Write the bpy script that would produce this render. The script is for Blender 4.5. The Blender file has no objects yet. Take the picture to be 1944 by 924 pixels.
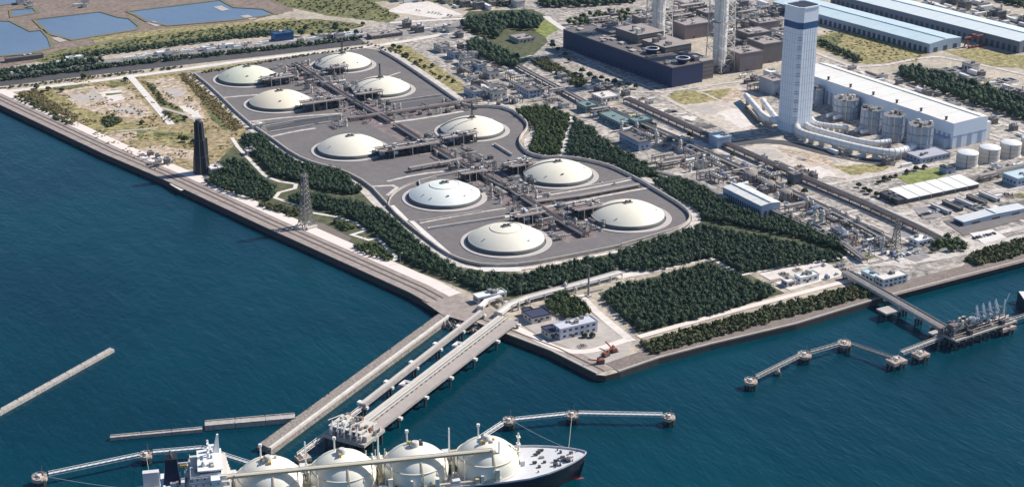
import bpy, math, random
import numpy as np
from mathutils import Vector, Matrix
random.seed(7); rng = np.random.default_rng(7)
R = math.radians
scene = bpy.context.scene
col = scene.collection
# ------------------------------------------------------------------ camera
# site frame: +X along the tank rows and the south shore, +Y along the tank columns, camera over the origin
F, PT, TH, CH = 3112.0, R(21.3), R(28.7), 526.0
cam = bpy.data.objects.new('camera', bpy.data.cameras.new('camera'))
cam.location = (0, 0, CH)
cam.rotation_euler = (R(90) - PT, 0, -TH)
cam.data.sensor_width = 36.0
cam.data.lens = 36.0 * F / 1944.0
cam.data.clip_start = 5.0
cam.data.clip_end = 60000.0
col.objects.link(cam); scene.camera = cam
# ------------------------------------------------------------------ sky, sun, exposure
SUN_EL, SUN_AZ = R(41), R(-4)          # azimuth measured from +X
w = bpy.data.worlds.new('World'); scene.world = w; w.use_nodes = True
nt = w.node_tree
sky = nt.nodes.new('ShaderNodeTexSky'); sky.sky_type = 'NISHITA'; sky.sun_disc = False
sky.sun_elevation = SUN_EL; sky.sun_rotation = R(90) - SUN_AZ
sky.altitude = 500; sky.air_density = 1.0; sky.dust_density = 0.4; sky.ozone_density = 4.5
bgn = nt.nodes['Background']; bgn.inputs['Strength'].default_value = 0.092
nt.links.new(sky.outputs[0], bgn.inputs[0])
sl = bpy.data.lights.new('sun', 'SUN'); sl.energy = 5.0; sl.angle = R(0.5); sl.color = (1.0, 0.935, 0.83)
sun = bpy.data.objects.new('sun', sl); col.objects.link(sun)
sv = Vector((math.cos(SUN_EL) * math.cos(SUN_AZ), math.cos(SUN_EL) * math.sin(SUN_AZ), math.sin(SUN_EL)))
sun.rotation_euler = sv.to_track_quat('Z', 'Y').to_euler(); sun.location = (900, 1400, 600)
vs = scene.view_settings
vs.view_transform = 'Standard'; vs.look = 'None'; vs.exposure = 0.32; vs.gamma = 1.0; vs.use_curve_mapping = False
scene.render.engine = 'CYCLES'
HAZE = 0.000012

# ------------------------------------------------------------------ survey: photograph point -> point on a level plane of the site
def at(px, py, z=0.0):
    x, y = px - 972.0, py - 462.0
    dx, dy, dz = x, F * math.cos(PT) - y * math.sin(PT), -F * math.sin(PT) - y * math.cos(PT)
    t = (CH - z) / -dz
    X, Y = dx * t, dy * t
    return (math.cos(TH) * X + math.sin(TH) * Y, -math.sin(TH) * X + math.cos(TH) * Y)
def pyof(X, Y, Z):
    y = math.sin(TH) * X + math.cos(TH) * Y; z = Z - CH
    return 462 - F * (y * math.sin(PT) + z * math.cos(PT)) / (y * math.cos(PT) - z * math.sin(PT))
def hgt(px, py, top, z=0.0):
    X, Y = at(px, py, z); lo, hi = z, 500.0
    for _ in range(40):
        m = (lo + hi) / 2
        if pyof(X, Y, m) > top: lo = m
        else: hi = m
    return lo - z

# ------------------------------------------------------------------ materials
MATS = {}
def mat(name, c, c2=None, rough=0.8, scale=0.1, mix=0.5, metal=0.0, bump=0.0, bscale=1.0, detail=6.0, spec=0.3, obj_coord=False, contrast=1.0, stretch=None, grain=0.0, gscale=.16):
    if name in MATS: return MATS[name]
    m = bpy.data.materials.new(name); m.use_nodes = True
    t = m.node_tree; b = t.nodes['Principled BSDF']
    b.inputs['Roughness'].default_value = rough; b.inputs['Metallic'].default_value = metal
    b.inputs['Specular IOR Level'].default_value = spec
    if c2 is None: c2 = tuple(v * 0.72 for v in c)
    if obj_coord:
        tc = t.nodes.new('ShaderNodeTexCoord'); src = tc.outputs['Object']
    else:
        tc = t.nodes.new('ShaderNodeNewGeometry'); src = tc.outputs['Position']
    if stretch:
        mp = t.nodes.new('ShaderNodeMapping'); mp.inputs['Scale'].default_value = stretch
        t.links.new(src, mp.inputs[0]); src = mp.outputs[0]
    n1 = t.nodes.new('ShaderNodeTexNoise'); n1.inputs['Scale'].default_value = scale; n1.inputs['Detail'].default_value = detail
    n1.inputs['Roughness'].default_value = 0.65
    t.links.new(src, n1.inputs['Vector'])
    rp = t.nodes.new('ShaderNodeValToRGB')
    h = 0.28 / contrast
    rp.color_ramp.elements[0].position = 0.5 - h; rp.color_ramp.elements[1].position = 0.5 + h
    rp.color_ramp.elements[0].color = (*c, 1); rp.color_ramp.elements[1].color = (*c2, 1)
    t.links.new(n1.outputs['Fac'], rp.inputs[0])
    cout = rp.outputs[0]
    if grain > 0:
        n3 = t.nodes.new('ShaderNodeTexNoise'); n3.inputs['Scale'].default_value = gscale; n3.inputs['Detail'].default_value = 8; n3.inputs['Roughness'].default_value = .7
        t.links.new(src, n3.inputs['Vector'])
        mr = t.nodes.new('ShaderNodeMapRange'); mr.inputs[1].default_value = .36; mr.inputs[2].default_value = .64; mr.inputs[3].default_value = 1 - grain; mr.inputs[4].default_value = 1 + grain * .55
        t.links.new(n3.outputs['Fac'], mr.inputs[0])
        vm = t.nodes.new('ShaderNodeVectorMath'); vm.operation = 'SCALE'
        t.links.new(cout, vm.inputs[0]); t.links.new(mr.outputs[0], vm.inputs['Scale']); cout = vm.outputs[0]
    t.links.new(cout, b.inputs['Base Color'])
    if bump > 0:
        n2 = t.nodes.new('ShaderNodeTexNoise'); n2.inputs['Scale'].default_value = bscale; n2.inputs['Detail'].default_value = 5
        t.links.new(src, n2.inputs['Vector'])
        bp = t.nodes.new('ShaderNodeBump'); bp.inputs['Strength'].default_value = 1.0; bp.inputs['Distance'].default_value = bump
        t.links.new(n2.outputs['Fac'], bp.inputs['Height']); t.links.new(bp.outputs[0], b.inputs['Normal'])
    MATS[name] = m
    return m

# ------------------------------------------------------------------ mesh builder
class MB:
    def __init__(s): s.v = []; s.f = []; s.sm = []
    def add(s, vs, fs, smooth=False):
        o = len(s.v); s.v += [tuple(p) for p in vs]; s.f += [tuple(i + o for i in f) for f in fs]; s.sm += [smooth] * len(fs); return s
    def box(s, x0, x1, y0, y1, z0, z1):
        v = [(x0, y0, z0), (x1, y0, z0), (x1, y1, z0), (x0, y1, z0), (x0, y0, z1), (x1, y0, z1), (x1, y1, z1), (x0, y1, z1)]
        return s.add(v, [(0, 3, 2, 1), (4, 5, 6, 7), (0, 1, 5, 4), (1, 2, 6, 5), (2, 3, 7, 6), (3, 0, 4, 7)])
    def cbox(s, cx, cy, z0, lx, ly, lz): return s.box(cx - lx / 2, cx + lx / 2, cy - ly / 2, cy + ly / 2, z0, z0 + lz)
    def beam(s, p, q, wd, ht=None, up=(0, 0, 1)):
        ht = ht or wd; p = Vector(p); q = Vector(q); d = (q - p)
        if d.length < 1e-6: return s
        d.normalize(); u = Vector(up)
        if abs(d.dot(u)) > 0.98: u = Vector((1, 0, 0))
        r = d.cross(u).normalized(); u = r.cross(d).normalized(); r *= wd / 2; u *= ht / 2
        v = [p - r - u, p + r - u, p + r + u, p - r + u, q - r - u, q + r - u, q + r + u, q - r + u]
        return s.add(v, [(0, 1, 2, 3), (4, 7, 6, 5), (0, 4, 5, 1), (1, 5, 6, 2), (2, 6, 7, 3), (3, 7, 4, 0)])
    def tube(s, pts, r, n=8, r2=None, cap=True):
        pts = [Vector(p) for p in pts]; N = len(pts); o = []; fs = []
        for i, p in enumerate(pts):
            d = (pts[min(i + 1, N - 1)] - pts[max(i - 1, 0)]).normalized()
            u = Vector((0, 0, 1)) if abs(d.z) < 0.95 else Vector((1, 0, 0))
            a = d.cross(u).normalized(); b = a.cross(d)
            rr = r if r2 is None else r + (r2 - r) * i / (N - 1)
            for k in range(n):
                t = 2 * math.pi * k / n; o.append(p + (a * math.cos(t) + b * math.sin(t)) * rr)
        for i in range(N - 1):
            for k in range(n):
                k2 = (k + 1) % n; fs.append((i * n + k, i * n + k2, (i + 1) * n + k2, (i + 1) * n + k))
        s.add(o, fs, n > 6)
        if cap:
            s.add([o[k] for k in range(n)], [tuple(range(n))]); s.add([o[(N - 1) * n + k] for k in range(n)], [tuple(reversed(range(n)))])
        return s
    def lathe(s, prof, n=24, c=(0, 0, 0), smooth=True, cap=True):
        o = []; fs = []
        for (r, z) in prof:
            for k in range(n):
                t = 2 * math.pi * k / n; o.append((c[0] + r * math.cos(t), c[1] + r * math.sin(t), c[2] + z))
        for i in range(len(prof) - 1):
            for k in range(n):
                k2 = (k + 1) % n; fs.append((i * n + k, i * n + k2, (i + 1) * n + k2, (i + 1) * n + k))
        s.add(o, fs, smooth)
        if cap:
            s.add(o[-n:], [tuple(range(n))], False)
        return s
    def prism(s, poly, z0, z1):
        a = sum(poly[i][0] * poly[(i + 1) % len(poly)][1] - poly[(i + 1) % len(poly)][0] * poly[i][1] for i in range(len(poly)))
        if a < 0: poly = list(reversed(poly))
        n = len(poly)
        v = [(p[0], p[1], z0) for p in poly] + [(p[0], p[1], z1) for p in poly]
        return s.add(v, [tuple(range(n, 2 * n)), tuple(reversed(range(n)))] + [(i, (i + 1) % n, n + (i + 1) % n, n + i) for i in range(n)])
    def sheet(s, poly, z):
        a = sum(poly[i][0] * poly[(i + 1) % len(poly)][1] - poly[(i + 1) % len(poly)][0] * poly[i][1] for i in range(len(poly)))
        if a < 0: poly = list(reversed(poly))
        return s.add([(p[0], p[1], z) for p in poly], [tuple(range(len(poly)))])
    def ribbon(s, pts, wd, z0, z1=None):
        L, Rr = offset(pts, wd / 2)
        n = len(pts)
        if z1 is None:
            v = [(p[0], p[1], z0) for p in L] + [(p[0], p[1], z0) for p in Rr]
            return s.add(v, [(i, n + i, n + i + 1, i + 1) for i in range(n - 1)])
        v = [(p[0], p[1], z1) for p in L] + [(p[0], p[1], z1) for p in Rr] + [(p[0], p[1], z0) for p in L] + [(p[0], p[1], z0) for p in Rr]
        f = []
        for i in range(n - 1):
            f += [(i, n + i, n + i + 1, i + 1), (2 * n + i, i, i + 1, 2 * n + i + 1), (n + i, 3 * n + i, 3 * n + i + 1, n + i + 1)]
        f += [(0, 2 * n, 3 * n, n), (n - 1, 2 * n - 1, 4 * n - 1, 3 * n - 1)]
        return s.add(v, f)
    def mesh(s, name):
        me = bpy.data.meshes.new(name); me.from_pydata(s.v, [], s.f)
        if any(s.sm): me.polygons.foreach_set('use_smooth', s.sm)
        me.update(); return me
    def build(s, name, m, parent=None, loc=None, rz=0.0):
        me = s.mesh(name); me.materials.append(m)
        return link(name, me, parent, loc, rz)
def link(name, me, parent=None, loc=None, rz=0.0):
    o = bpy.data.objects.new(name, me); col.objects.link(o)
    if parent: o.parent = parent
    if loc: o.location = loc
    o.rotation_euler = (0, 0, rz)
    return o
def offset(pts, h):
    L, Rr = [], []; n = len(pts)
    for i in range(n):
        p = Vector(pts[i][:2])
        d0 = (p - Vector(pts[i - 1][:2])).normalized() if i > 0 else None
        d1 = (Vector(pts[i + 1][:2]) - p).normalized() if i < n - 1 else None
        if d0 is None: d0 = d1
        if d1 is None: d1 = d0
        nn = Vector((-(d0 + d1).y, (d0 + d1).x)).normalized(); c = max(0.5, nn.dot(Vector((-d0.y, d0.x))))
        L.append(p + nn * h / c); Rr.append(p - nn * h / c)
    return L, Rr
def tag(o, label, cat, group=None):
    o['label'] = label; o['category'] = cat
    if group: o['group'] = group
    return o
def stuff(o): o['kind'] = 'stuff'; return o
def structure(o): o['kind'] = 'structure'; return o
def thing(name, label, cat, loc=(0, 0, 0), rz=0.0, group=None):
    o = bpy.data.objects.new(name, None); col.objects.link(o); o.empty_display_size = 1
    o.location = loc; o.rotation_euler = (0, 0, rz)
    return tag(o, label, cat, group)
def copy_tree(o, parent=None):
    c = o.copy(); col.objects.link(c); c.parent = parent
    for ch in list(o.children): copy_tree(ch, c)
    return c
USED = set()
def place(proto, loc, rz=0.0, sc=1.0, label=None, group=None):
    o = proto if proto.name not in USED else copy_tree(proto)
    if o is proto: USED.add(proto.name)
    o.location = loc; o.rotation_euler = (0, 0, rz); o.scale = (sc, sc, sc) if not isinstance(sc, tuple) else sc
    if label: o['label'] = label
    if group: o['group'] = group
    return o
def inside(p, poly):
    x, y = p; c = False; n = len(poly)
    for i in range(n):
        x1, y1 = poly[i]; x2, y2 = poly[i - 1]
        if (y1 > y) != (y2 > y) and x < (x2 - x1) * (y - y1) / (y2 - y1) + x1: c = not c
    return c
def P(pts, z=0.0): return [at(a, b, z) for a, b in pts]
def dens(pts, step):
    o = []
    for i in range(len(pts) - 1):
        a, b = Vector(pts[i]), Vector(pts[i + 1]); k = max(1, int((b - a).length / step))
        o += [tuple(a.lerp(b, j / k)) for j in range(k)]
    return o + [tuple(pts[-1])]
def ragged(poly, amp, step=8.0):
    q = dens(poly + [poly[0]], step)[:-1]
    return [(x + random.uniform(-amp, amp), y + random.uniform(-amp, amp)) for x, y in q]
def smooth_line(pts, it=2):
    pts = [Vector(p) for p in pts]
    for _ in range(it):
        q = [pts[0]]
        for a, b in zip(pts[:-1], pts[1:]): q += [a.lerp(b, .25), a.lerp(b, .75)]
        pts = q + [pts[-1]]
    return [tuple(p) for p in pts]

def fill_pts(poly, sp):
    xs = [p[0] for p in poly]; ys = [p[1] for p in poly]; o = []
    n = int((max(xs) - min(xs)) * (max(ys) - min(ys)) / sp / sp)
    for _ in range(n):
        q = (random.uniform(min(xs), max(xs)), random.uniform(min(ys), max(ys)))
        if inside(q, poly): o.append(q)
    return o
# palette (real-world base colours)
CONC = mat('concrete_pale', (.76, .70, .65), (.60, .55, .51), scale=.05, bump=.05, grain=0.16)
CONC2 = mat('concrete_warm', (.52, .47, .43), (.38, .345, .315), scale=.08, grain=0.2)
CONCW = mat('concrete_white', (.74, .70, .665), (.62, .585, .56), scale=.12, grain=0.1)
ASPH = mat('asphalt_compound', (.145, .132, .132), (.19, .174, .172), scale=.03, bump=.03, detail=9, grain=0.14)
ASPD = mat('asphalt_dark', (.06, .06, .064), (.1, .098, .1), scale=.05)
ASPL = mat('asphalt_grey', (.24, .225, .225), (.33, .305, .30), scale=.05, detail=9, grain=0.25)
SAND = mat('sandy_soil', (.44, .34, .205), (.27, .22, .105), scale=.022, detail=10, contrast=1.3, bump=.2, bscale=.15, grain=.7)
BARE = mat('bare_pale_soil', (.62, .50, .40), (.42, .33, .24), scale=.05, detail=10, contrast=1.3, grain=.6)
DRY = mat('dry_grass', (.40, .335, .155), (.25, .225, .10), scale=.05, detail=10, contrast=1.4, bump=.3, bscale=.3, grain=.75)
GRASS = mat('olive_grass', (.25, .235, .10), (.11, .125, .05), scale=.035, detail=10, contrast=1.5, bump=.3, bscale=.3, grain=.8)
LAWN = mat('lawn_green', (.27, .30, .085), (.19, .22, .07), scale=.08, detail=8, grain=.6)
YARD = mat('yard_ground', (.56, .505, .455), (.26, .235, .215), scale=.035, detail=12, contrast=1.5, grain=.75)
GRAVEL = mat('gravel_pink', (.64, .56, .49), (.47, .41, .355), scale=.05, detail=12, contrast=1.3, grain=0.3)
CREAM = mat('tank_cream', (.82, .775, .67), (.75, .69, .555), rough=.5, scale=.05, obj_coord=True)
WHITE = mat('white_paint', (.80, .80, .79), (.68, .68, .67), rough=.5, scale=.15, obj_coord=True)
OFFW = mat('offwhite_paint', (.66, .62, .565), (.52, .485, .44), rough=.6, scale=.15, obj_coord=True)
PALEB = mat('pale_blue_sheet', (.55, .66, .71), (.46, .57, .62), rough=.45, scale=.04, obj_coord=True)
BLUEG = mat('blue_grey_panel', (.34, .42, .54), (.27, .34, .45), rough=.5, scale=.1, obj_coord=True)
STEEL = mat('galvanised_steel', (.33, .315, .30), (.20, .19, .185), rough=.5, scale=.2, metal=.3, obj_coord=True)
STEELD = mat('dark_steel', (.09, .092, .1), (.05, .052, .06), rough=.5, scale=.2, obj_coord=True)
PIPE = mat('pipe_lagging', (.50, .45, .415), (.34, .30, .28), rough=.4, scale=.1, metal=.2)
PINK = mat('primer_pink_steel', (.27, .205, .19), (.17, .13, .125), rough=.6, scale=.1)
RUST = mat('rust_red', (.30, .10, .07), (.2, .08, .06), rough=.7, scale=.2)
BROWN = mat('brown_cladding', (.19, .17, .165), (.13, .12, .12), rough=.6, scale=.1, obj_coord=True)
DKCLAD = mat('dark_blue_cladding', (.034, .048, .115), (.028, .038, .095), rough=.55, scale=.05, obj_coord=True)
BLACK = mat('black_paint', (.022, .022, .03), (.035, .034, .042), rough=.5, scale=.1, obj_coord=True)
GLASS = mat('dark_glass', (.03, .04, .055), (.05, .06, .075), rough=.12, scale=.3, spec=.6)
STONE = mat('rubble_stone', (.27, .23, .205), (.16, .14, .125), scale=.4, detail=6)
BLUE = mat('deep_blue_paint', (.03, .10, .24), (.025, .08, .2), rough=.45, scale=.1, obj_coord=True)
TEAL = mat('teal_roof', (.21, .29, .28), (.16, .23, .23), rough=.5, scale=.1, obj_coord=True)
YEL = mat('ochre_paint', (.55, .40, .14), (.45, .32, .12), rough=.6, scale=.2, obj_coord=True)
GREYR = mat('grey_roofing', (.27, .26, .26), (.19, .18, .185), rough=.7, scale=.08, obj_coord=True)
PINKR = mat('pink_roofing', (.37, .325, .31), (.28, .245, .235), rough=.7, scale=.08, obj_coord=True)
# ================================================================== SETTING
# water: deep teal body, sky reflected in small wind waves
def water_mat(name, deep, alt, bump, sc, rough=.12):
    m = bpy.data.materials.new(name); m.use_nodes = True; t = m.node_tree; b = t.nodes['Principled BSDF']
    b.inputs['Roughness'].default_value = rough; b.inputs['IOR'].default_value = 1.33; b.inputs['Specular IOR Level'].default_value = .3; b.inputs['Specular Tint'].default_value = (.35, .8, 1, 1)
    g = t.nodes.new('ShaderNodeNewGeometry')
    n0 = t.nodes.new('ShaderNodeTexNoise'); n0.inputs['Scale'].default_value = .006; n0.inputs['Detail'].default_value = 4
    t.links.new(g.outputs['Position'], n0.inputs['Vector'])
    rp = t.nodes.new('ShaderNodeValToRGB'); rp.color_ramp.elements[0].position = .35; rp.color_ramp.elements[1].position = .7
    rp.color_ramp.elements[0].color = (*deep, 1); rp.color_ramp.elements[1].color = (*alt, 1)
    t.links.new(n0.outputs['Fac'], rp.inputs[0]); t.links.new(rp.outputs[0], b.inputs['Base Color'])
    mp = t.nodes.new('ShaderNodeMapping'); mp.inputs['Rotation'].default_value = (0, 0, R(-35)); mp.inputs['Scale'].default_value = (1, .38, 1)
    t.links.new(g.outputs['Position'], mp.inputs[0])
    n1 = t.nodes.new('ShaderNodeTexNoise'); n1.inputs['Scale'].default_value = sc; n1.inputs['Detail'].default_value = 5; n1.inputs['Roughness'].default_value = .6
    t.links.new(mp.outputs[0], n1.inputs['Vector'])
    n2 = t.nodes.new('ShaderNodeTexNoise'); n2.inputs['Scale'].default_value = sc * .22; n2.inputs['Detail'].default_value = 3
    t.links.new(mp.outputs[0], n2.inputs['Vector'])
    ad = t.nodes.new('ShaderNodeMath'); ad.operation = 'MULTIPLY_ADD'; ad.inputs[1].default_value = 2.0
    t.links.new(n2.outputs['Fac'], ad.inputs[0]); t.links.new(n1.outputs['Fac'], ad.inputs[2])
    bp = t.nodes.new('ShaderNodeBump'); bp.inputs['Strength'].default_value = 1; bp.inputs['Distance'].default_value = bump
    t.links.new(ad.outputs[0], bp.inputs['Height']); t.links.new(bp.outputs[0], b.inputs['Normal'])
    return m
SEA = water_mat('sea_water', (.0, .027, .045), (.0, .040, .058), .56, .3, .1)
PONDM = water_mat('pond_water', (.12, .175, .265), (.15, .205, .29), .2, .3)
WZ = -4.5
structure(MB().sheet([(-20000, -20000), (40000, -20000), (40000, 40000), (-20000, 40000)], WZ).build('sea', SEA))

QW = P([(-160, 128), (0, 207), (195, 300), (300, 345), (397, 391), (497, 438), (662, 513), (776, 565), (812, 585)], WZ)
QM = P([(902, 622), (951, 641), (1045, 677), (1110, 710), (1132, 721), (1149, 723), (1175, 716)], WZ)
QS = P([(1250, 690), (1347, 664), (1510, 625), (1640, 585), (1705, 566), (1944, 503), (2200, 436)], WZ)
stub = P([(838, 596), (868, 612)], WZ)
land_poly = [(-9000, 5200), (-500, 3900), (120, 2700)] + QW + stub + QM + QS + [(3200, QS[-1][1]), (30000, 1500), (38000, 38000), (-15000, 38000)]
GROUND = mat('ground_dust', (.58, .50, .41), (.33, .29, .235), scale=.02, detail=12, contrast=1.4, grain=.4)
structure(MB().prism(land_poly, -12, 0).build('ground', GROUND))
QDARK = mat('quay_face_shaded', (.085, .075, .07), (.05, .045, .045), scale=.3)  # weathered concrete, darkened so the colour carries the shade of the quay face
structure(MB().ribbon([tuple(p) for p in offset(QW + stub, -.4)[0]], 1.0, -12, .05).build('quay_wall', QDARK))
structure(MB().ribbon([tuple(p) for p in offset(QM + QS, -.4)[0]], 1.0, -12, .05).build('quay_wall', QDARK))
NS = [0]
def patch(name, m, px, lv, rag=0.0, z=None):
    q = P(px)
    if rag: q = ragged(q, rag)
    NS[0] += 1
    return structure(MB().sheet(q, (0.06 * lv + .0025 * (NS[0] % 20)) if z is None else z).build(name, m))
def road(name, m, px, wd, lv, sm=1, pts=None):
    q = smooth_line(pts or P(px), sm); NS[0] += 1
    return structure(MB().ribbon(q, wd, 0.06 * lv + .0025 * (NS[0] % 20)).build(name, m))
def along(pts, d): return [tuple(p) for p in offset(pts, d)[0]]

RCON = mat('road_concrete', (.66, .60, .555), (.46, .42, .39), scale=.06, detail=10, grain=.3, contrast=1.3)
# ---- far fields, ponds and the grass strip at the upper left
patch('brown_field', mat('brown_fallow', (.30, .225, .185), (.18, .145, .125), scale=.03, detail=10, grain=.4), [(-200, 20), (200, -60), (520, -30), (560, 20), (330, 75), (60, 120), (-200, 160)], 1, 3)
patch('grass_strip', GRASS, [(60, 118), (110, 96), (200, 82), (320, 58), (450, 44), (600, 36), (700, 48), (640, 62), (420, 72), (230, 96), (110, 118)], 3, 2)
patch('grass_field', GRASS, [(470, -20), (640, -30), (760, 30), (740, 44), (620, 30), (540, 12)], 2, 2)
patch('dry_strip', DRY, [(170, 72), (318, 55), (440, 44), (560, 34), (560, 40), (320, 64), (180, 82)], 4, 2)
patch('grey_lot', CONC, [(735, 22), (790, -5), (880, 28), (830, 36)], 2, 1)
patch('yard_far', YARD, [(660, 60), (740, 40), (900, 30), (1100, -20), (1500, -40), (1500, 60), (1060, 90), (860, 100), (760, 80)], 1, 2)
patch('grass_bank', GRASS, [(560, -40), (900, -40), (1000, 0), (900, 18), (800, 0), (700, 5)], 1, 3)
def pond(px):
    q = P(px); o = structure(MB().sheet(ragged(q, 1.0, 10), .16).build('pond', PONDM))
    MBank = MB().ribbon(q + [q[0]], 5.0, 0.0, 0.9)
    structure(MBank.build('pond_bank', mat('bank_soil', (.22, .195, .12), (.14, .13, .085), scale=.05, detail=8)))
for px in ([(-60, 38), (20, 41), (58, 60), (80, 58), (94, 74), (100, 92), (49, 104), (-60, 112)],
           [(64, 38), (190, 23), (227, 34), (247, 36), (266, 52), (258, 58), (137, 77), (92, 65), (80, 54)],
           [(240, 23), (419, 1), (445, 15), (500, 18), (524, 28), (440, 40), (318, 50), (277, 41), (258, 30)],
           [(20, 20), (65, 16), (72, 25), (22, 34)], [(-60, 4), (40, -4), (60, 4), (-40, 16)]): pond(px)
for c in [(110, 76), (290, 46), (418, 17), (470, 34)]:
    patch('sand_spit', CONC2, [(c[0] - 14, c[1] - 3), (c[0] + 2, c[1] - 5), (c[0] + 18, c[1] + 2), (c[0] + 4, c[1] + 5)], 7, 1)
# ---- the road and rail band that bounds the site at the back
BACK = [(-160, 176), (0, 158), (250, 128), (500, 101), (690, 79)]
road('rail_bed', ASPD, BACK, 30, 4)
road('back_road', CONC, [(-160, 196), (0, 176), (250, 146), (365, 130), (500, 111), (700, 90), (800, 74), (860, 62)], 11, 5)
road('freight_yard', ASPL, [(-160, 158), (0, 142), (250, 113), (500, 87), (700, 70), (830, 60), (900, 40)], 28, 3)
road('verge', DRY, [(-160, 205), (0, 182), (250, 151), (365, 136), (500, 117), (700, 95)], 8, 4)
road('link_road', CONC, [(740, 44), (880, 36), (1030, 28), (1060, 50), (1080, 62)], 9, 5)

# ---- left headland: sandy ground
patch('sand_field', SAND, [(8, 186), (150, 152), (362, 138), (470, 246), (440, 285), (398, 316), (300, 330), (215, 282), (120, 236)], 2)
patch('bare_soil', BARE, [(105, 172), (180, 163), (236, 165), (292, 216), (270, 226), (214, 222), (150, 204)], 3, 3)
patch('bare_soil', BARE, [(276, 152), (330, 148), (352, 166), (388, 214), (392, 240), (350, 220), (312, 196)], 3, 3)
patch('dry_grass_patch', DRY, [(140, 236), (180, 226), (300, 240), (395, 262), (380, 282), (300, 270), (190, 262)], 3, 3)
patch('dry_grass_patch', DRY, [(60, 172), (110, 165), (160, 200), (230, 224), (190, 236), (120, 214)], 3, 3)
patch('dry_grass_patch', GRASS, [(345, 143), (362, 140), (450, 236), (430, 250), (405, 230), (372, 180)], 3, 2)
patch('dirt_slope', mat('brown_earth', (.22, .165, .10), (.14, .12, .07), scale=.06, detail=10, grain=.5), [(336, 140), (362, 138), (468, 240), (440, 252)], 4, 1)
patch('dirt_slope', mat('dark_earth', (.18, .145, .10), (.11, .10, .06), scale=.06, detail=10, grain=.5), [(30, 178), (62, 166), (150, 222), (138, 240)], 4, 1)
for q, m_, rg in (([(130, 182), (175, 172), (200, 186), (160, 196)], CONC2, 3), ([(190, 176), (228, 172), (238, 190), (206, 196)], CONC, 3), ([(206, 200), (262, 206), (276, 218), (226, 214)], CONC2, 3), ([(150, 176), (165, 172), (172, 176), (158, 180)], DRY, 2), ([(200, 178), (232, 176), (232, 179), (202, 182)], GRASS, 1),
                 ([(310, 170), (340, 168), (352, 182), (330, 186)], CONC2, 3), ([(340, 200), (366, 204), (386, 224), (362, 222)], CONC, 3), ([(170, 262), (262, 250), (270, 262), (200, 276)], BARE, 3), ([(262, 246), (276, 250), (268, 268), (256, 262)], GRASS, 1), ([(290, 250), (380, 256), (378, 262), (292, 258)], GRASS, 2), ([(220, 288), (300, 276), (392, 290), (380, 306), (300, 296)], BARE, 3),
                 ([(98, 168), (126, 164), (170, 160), (172, 164), (110, 174)], GRASS, 2), ([(196, 160), (240, 154), (244, 160), (214, 168)], GRASS, 2), ([(60, 170), (90, 176), (130, 200), (124, 206), (84, 186)], DRY, 2)):
    patch('ground_patch', m_, q, 4, rg)
road('dirt_track', CONCW, [(245, 143), (275, 178), (304, 212), (325, 237)], 8, 5, 1)
road('dirt_track', CONC2, [(165, 262), (215, 250), (272, 246), (300, 243)], 4, 5, 1)
road('dirt_track', CONC2, [(306, 205), (330, 212), (352, 218), (370, 228)], 5, 5, 1)
patch('ditch_bank', GRASS, [(276, 156), (290, 158), (312, 190), (346, 206), (352, 232), (330, 234), (300, 196)], 4, 1)
patch('pad', CONC, [(322, 350), (345, 336), (372, 328), (420, 338), (400, 352), (362, 358), (345, 362)], 5, 1)
patch('pad', CONC2, [(250, 298), (280, 284), (330, 300), (322, 322), (292, 330)], 4, 1)

# ---- west quay: cope, brown service strip with two dark rails, pale quay road
EARTH = mat('quay_strip_brown', (.40, .335, .305), (.28, .235, .215), scale=.08, detail=8, grain=.3)
QA = QW
structure(MB().ribbon(along(QA, 1.2), 2.4, 0.0, .9).build('quay_cope', EARTH))
road('quay_strip', EARTH, None, 20, 5, 0, pts=along(QA, 12.5))
road('rail_line', mat('rail_brown', (.07, .055, .05), (.11, .09, .08), scale=.2), None, 1.6, 7, 0, pts=along(QA, 9))
road('rail_line', MATS['rail_brown'], None, 1.6, 7, 0, pts=along(QA, 15.5))
road('quay_road', mat('quay_concrete', (.80, .70, .65), (.68, .595, .55), scale=.08, detail=8), None, 12, 6, 0, pts=along(QA, 27.5))
QB = QM[:-2]
structure(MB().ribbon(along(QB, 1.2), 2.4, 0.0, 1.0).build('quay_cope', CONC2))
road('quay_strip', EARTH, None, 12, 5, 0, pts=along(QB, 9))
road('rail_line', MATS['rail_brown'], None, 1.4, 7, 0, pts=along(QB, 8))
road('quay_road', MATS['quay_concrete'], None, 7, 6, 1, pts=P([(955, 612), (1000, 632), (1040, 655), (1080, 668), (1120, 668), (1160, 655), (1190, 645)]))
# rip-rap apron where the rubble mole leaves the quay
patch('quay_corner', EARTH, [(800, 570), (870, 560), (960, 600), (905, 616), (840, 598)], 5)
# ---- south shore: sloped stone revetment, shrub bank behind it
REV = mat('revetment_stone', (.27, .215, .19), (.18, .15, .135), scale=.1, detail=8, grain=.35, gscale=.5)
qs = [QM[-1]] + QS
structure(MB().ribbon(along(qs, .9), 1.8, 0.0, .7).build('revetment_cope', CONC2))
road('revetment', REV, None, 15, 5, 0, pts=along(qs, 9.5))
patch('stone_apron', REV, [(1640, 575), (1700, 545), (1790, 528), (1838, 498), (1944, 482), (2050, 455), (2050, 470), (1944, 498), (1705, 560)], 6)
road('shore_road', MATS['quay_concrete'], [(1212, 640), (1300, 615), (1400, 588), (1500, 562), (1590, 538), (1640, 528)], 6, 6)

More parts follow.
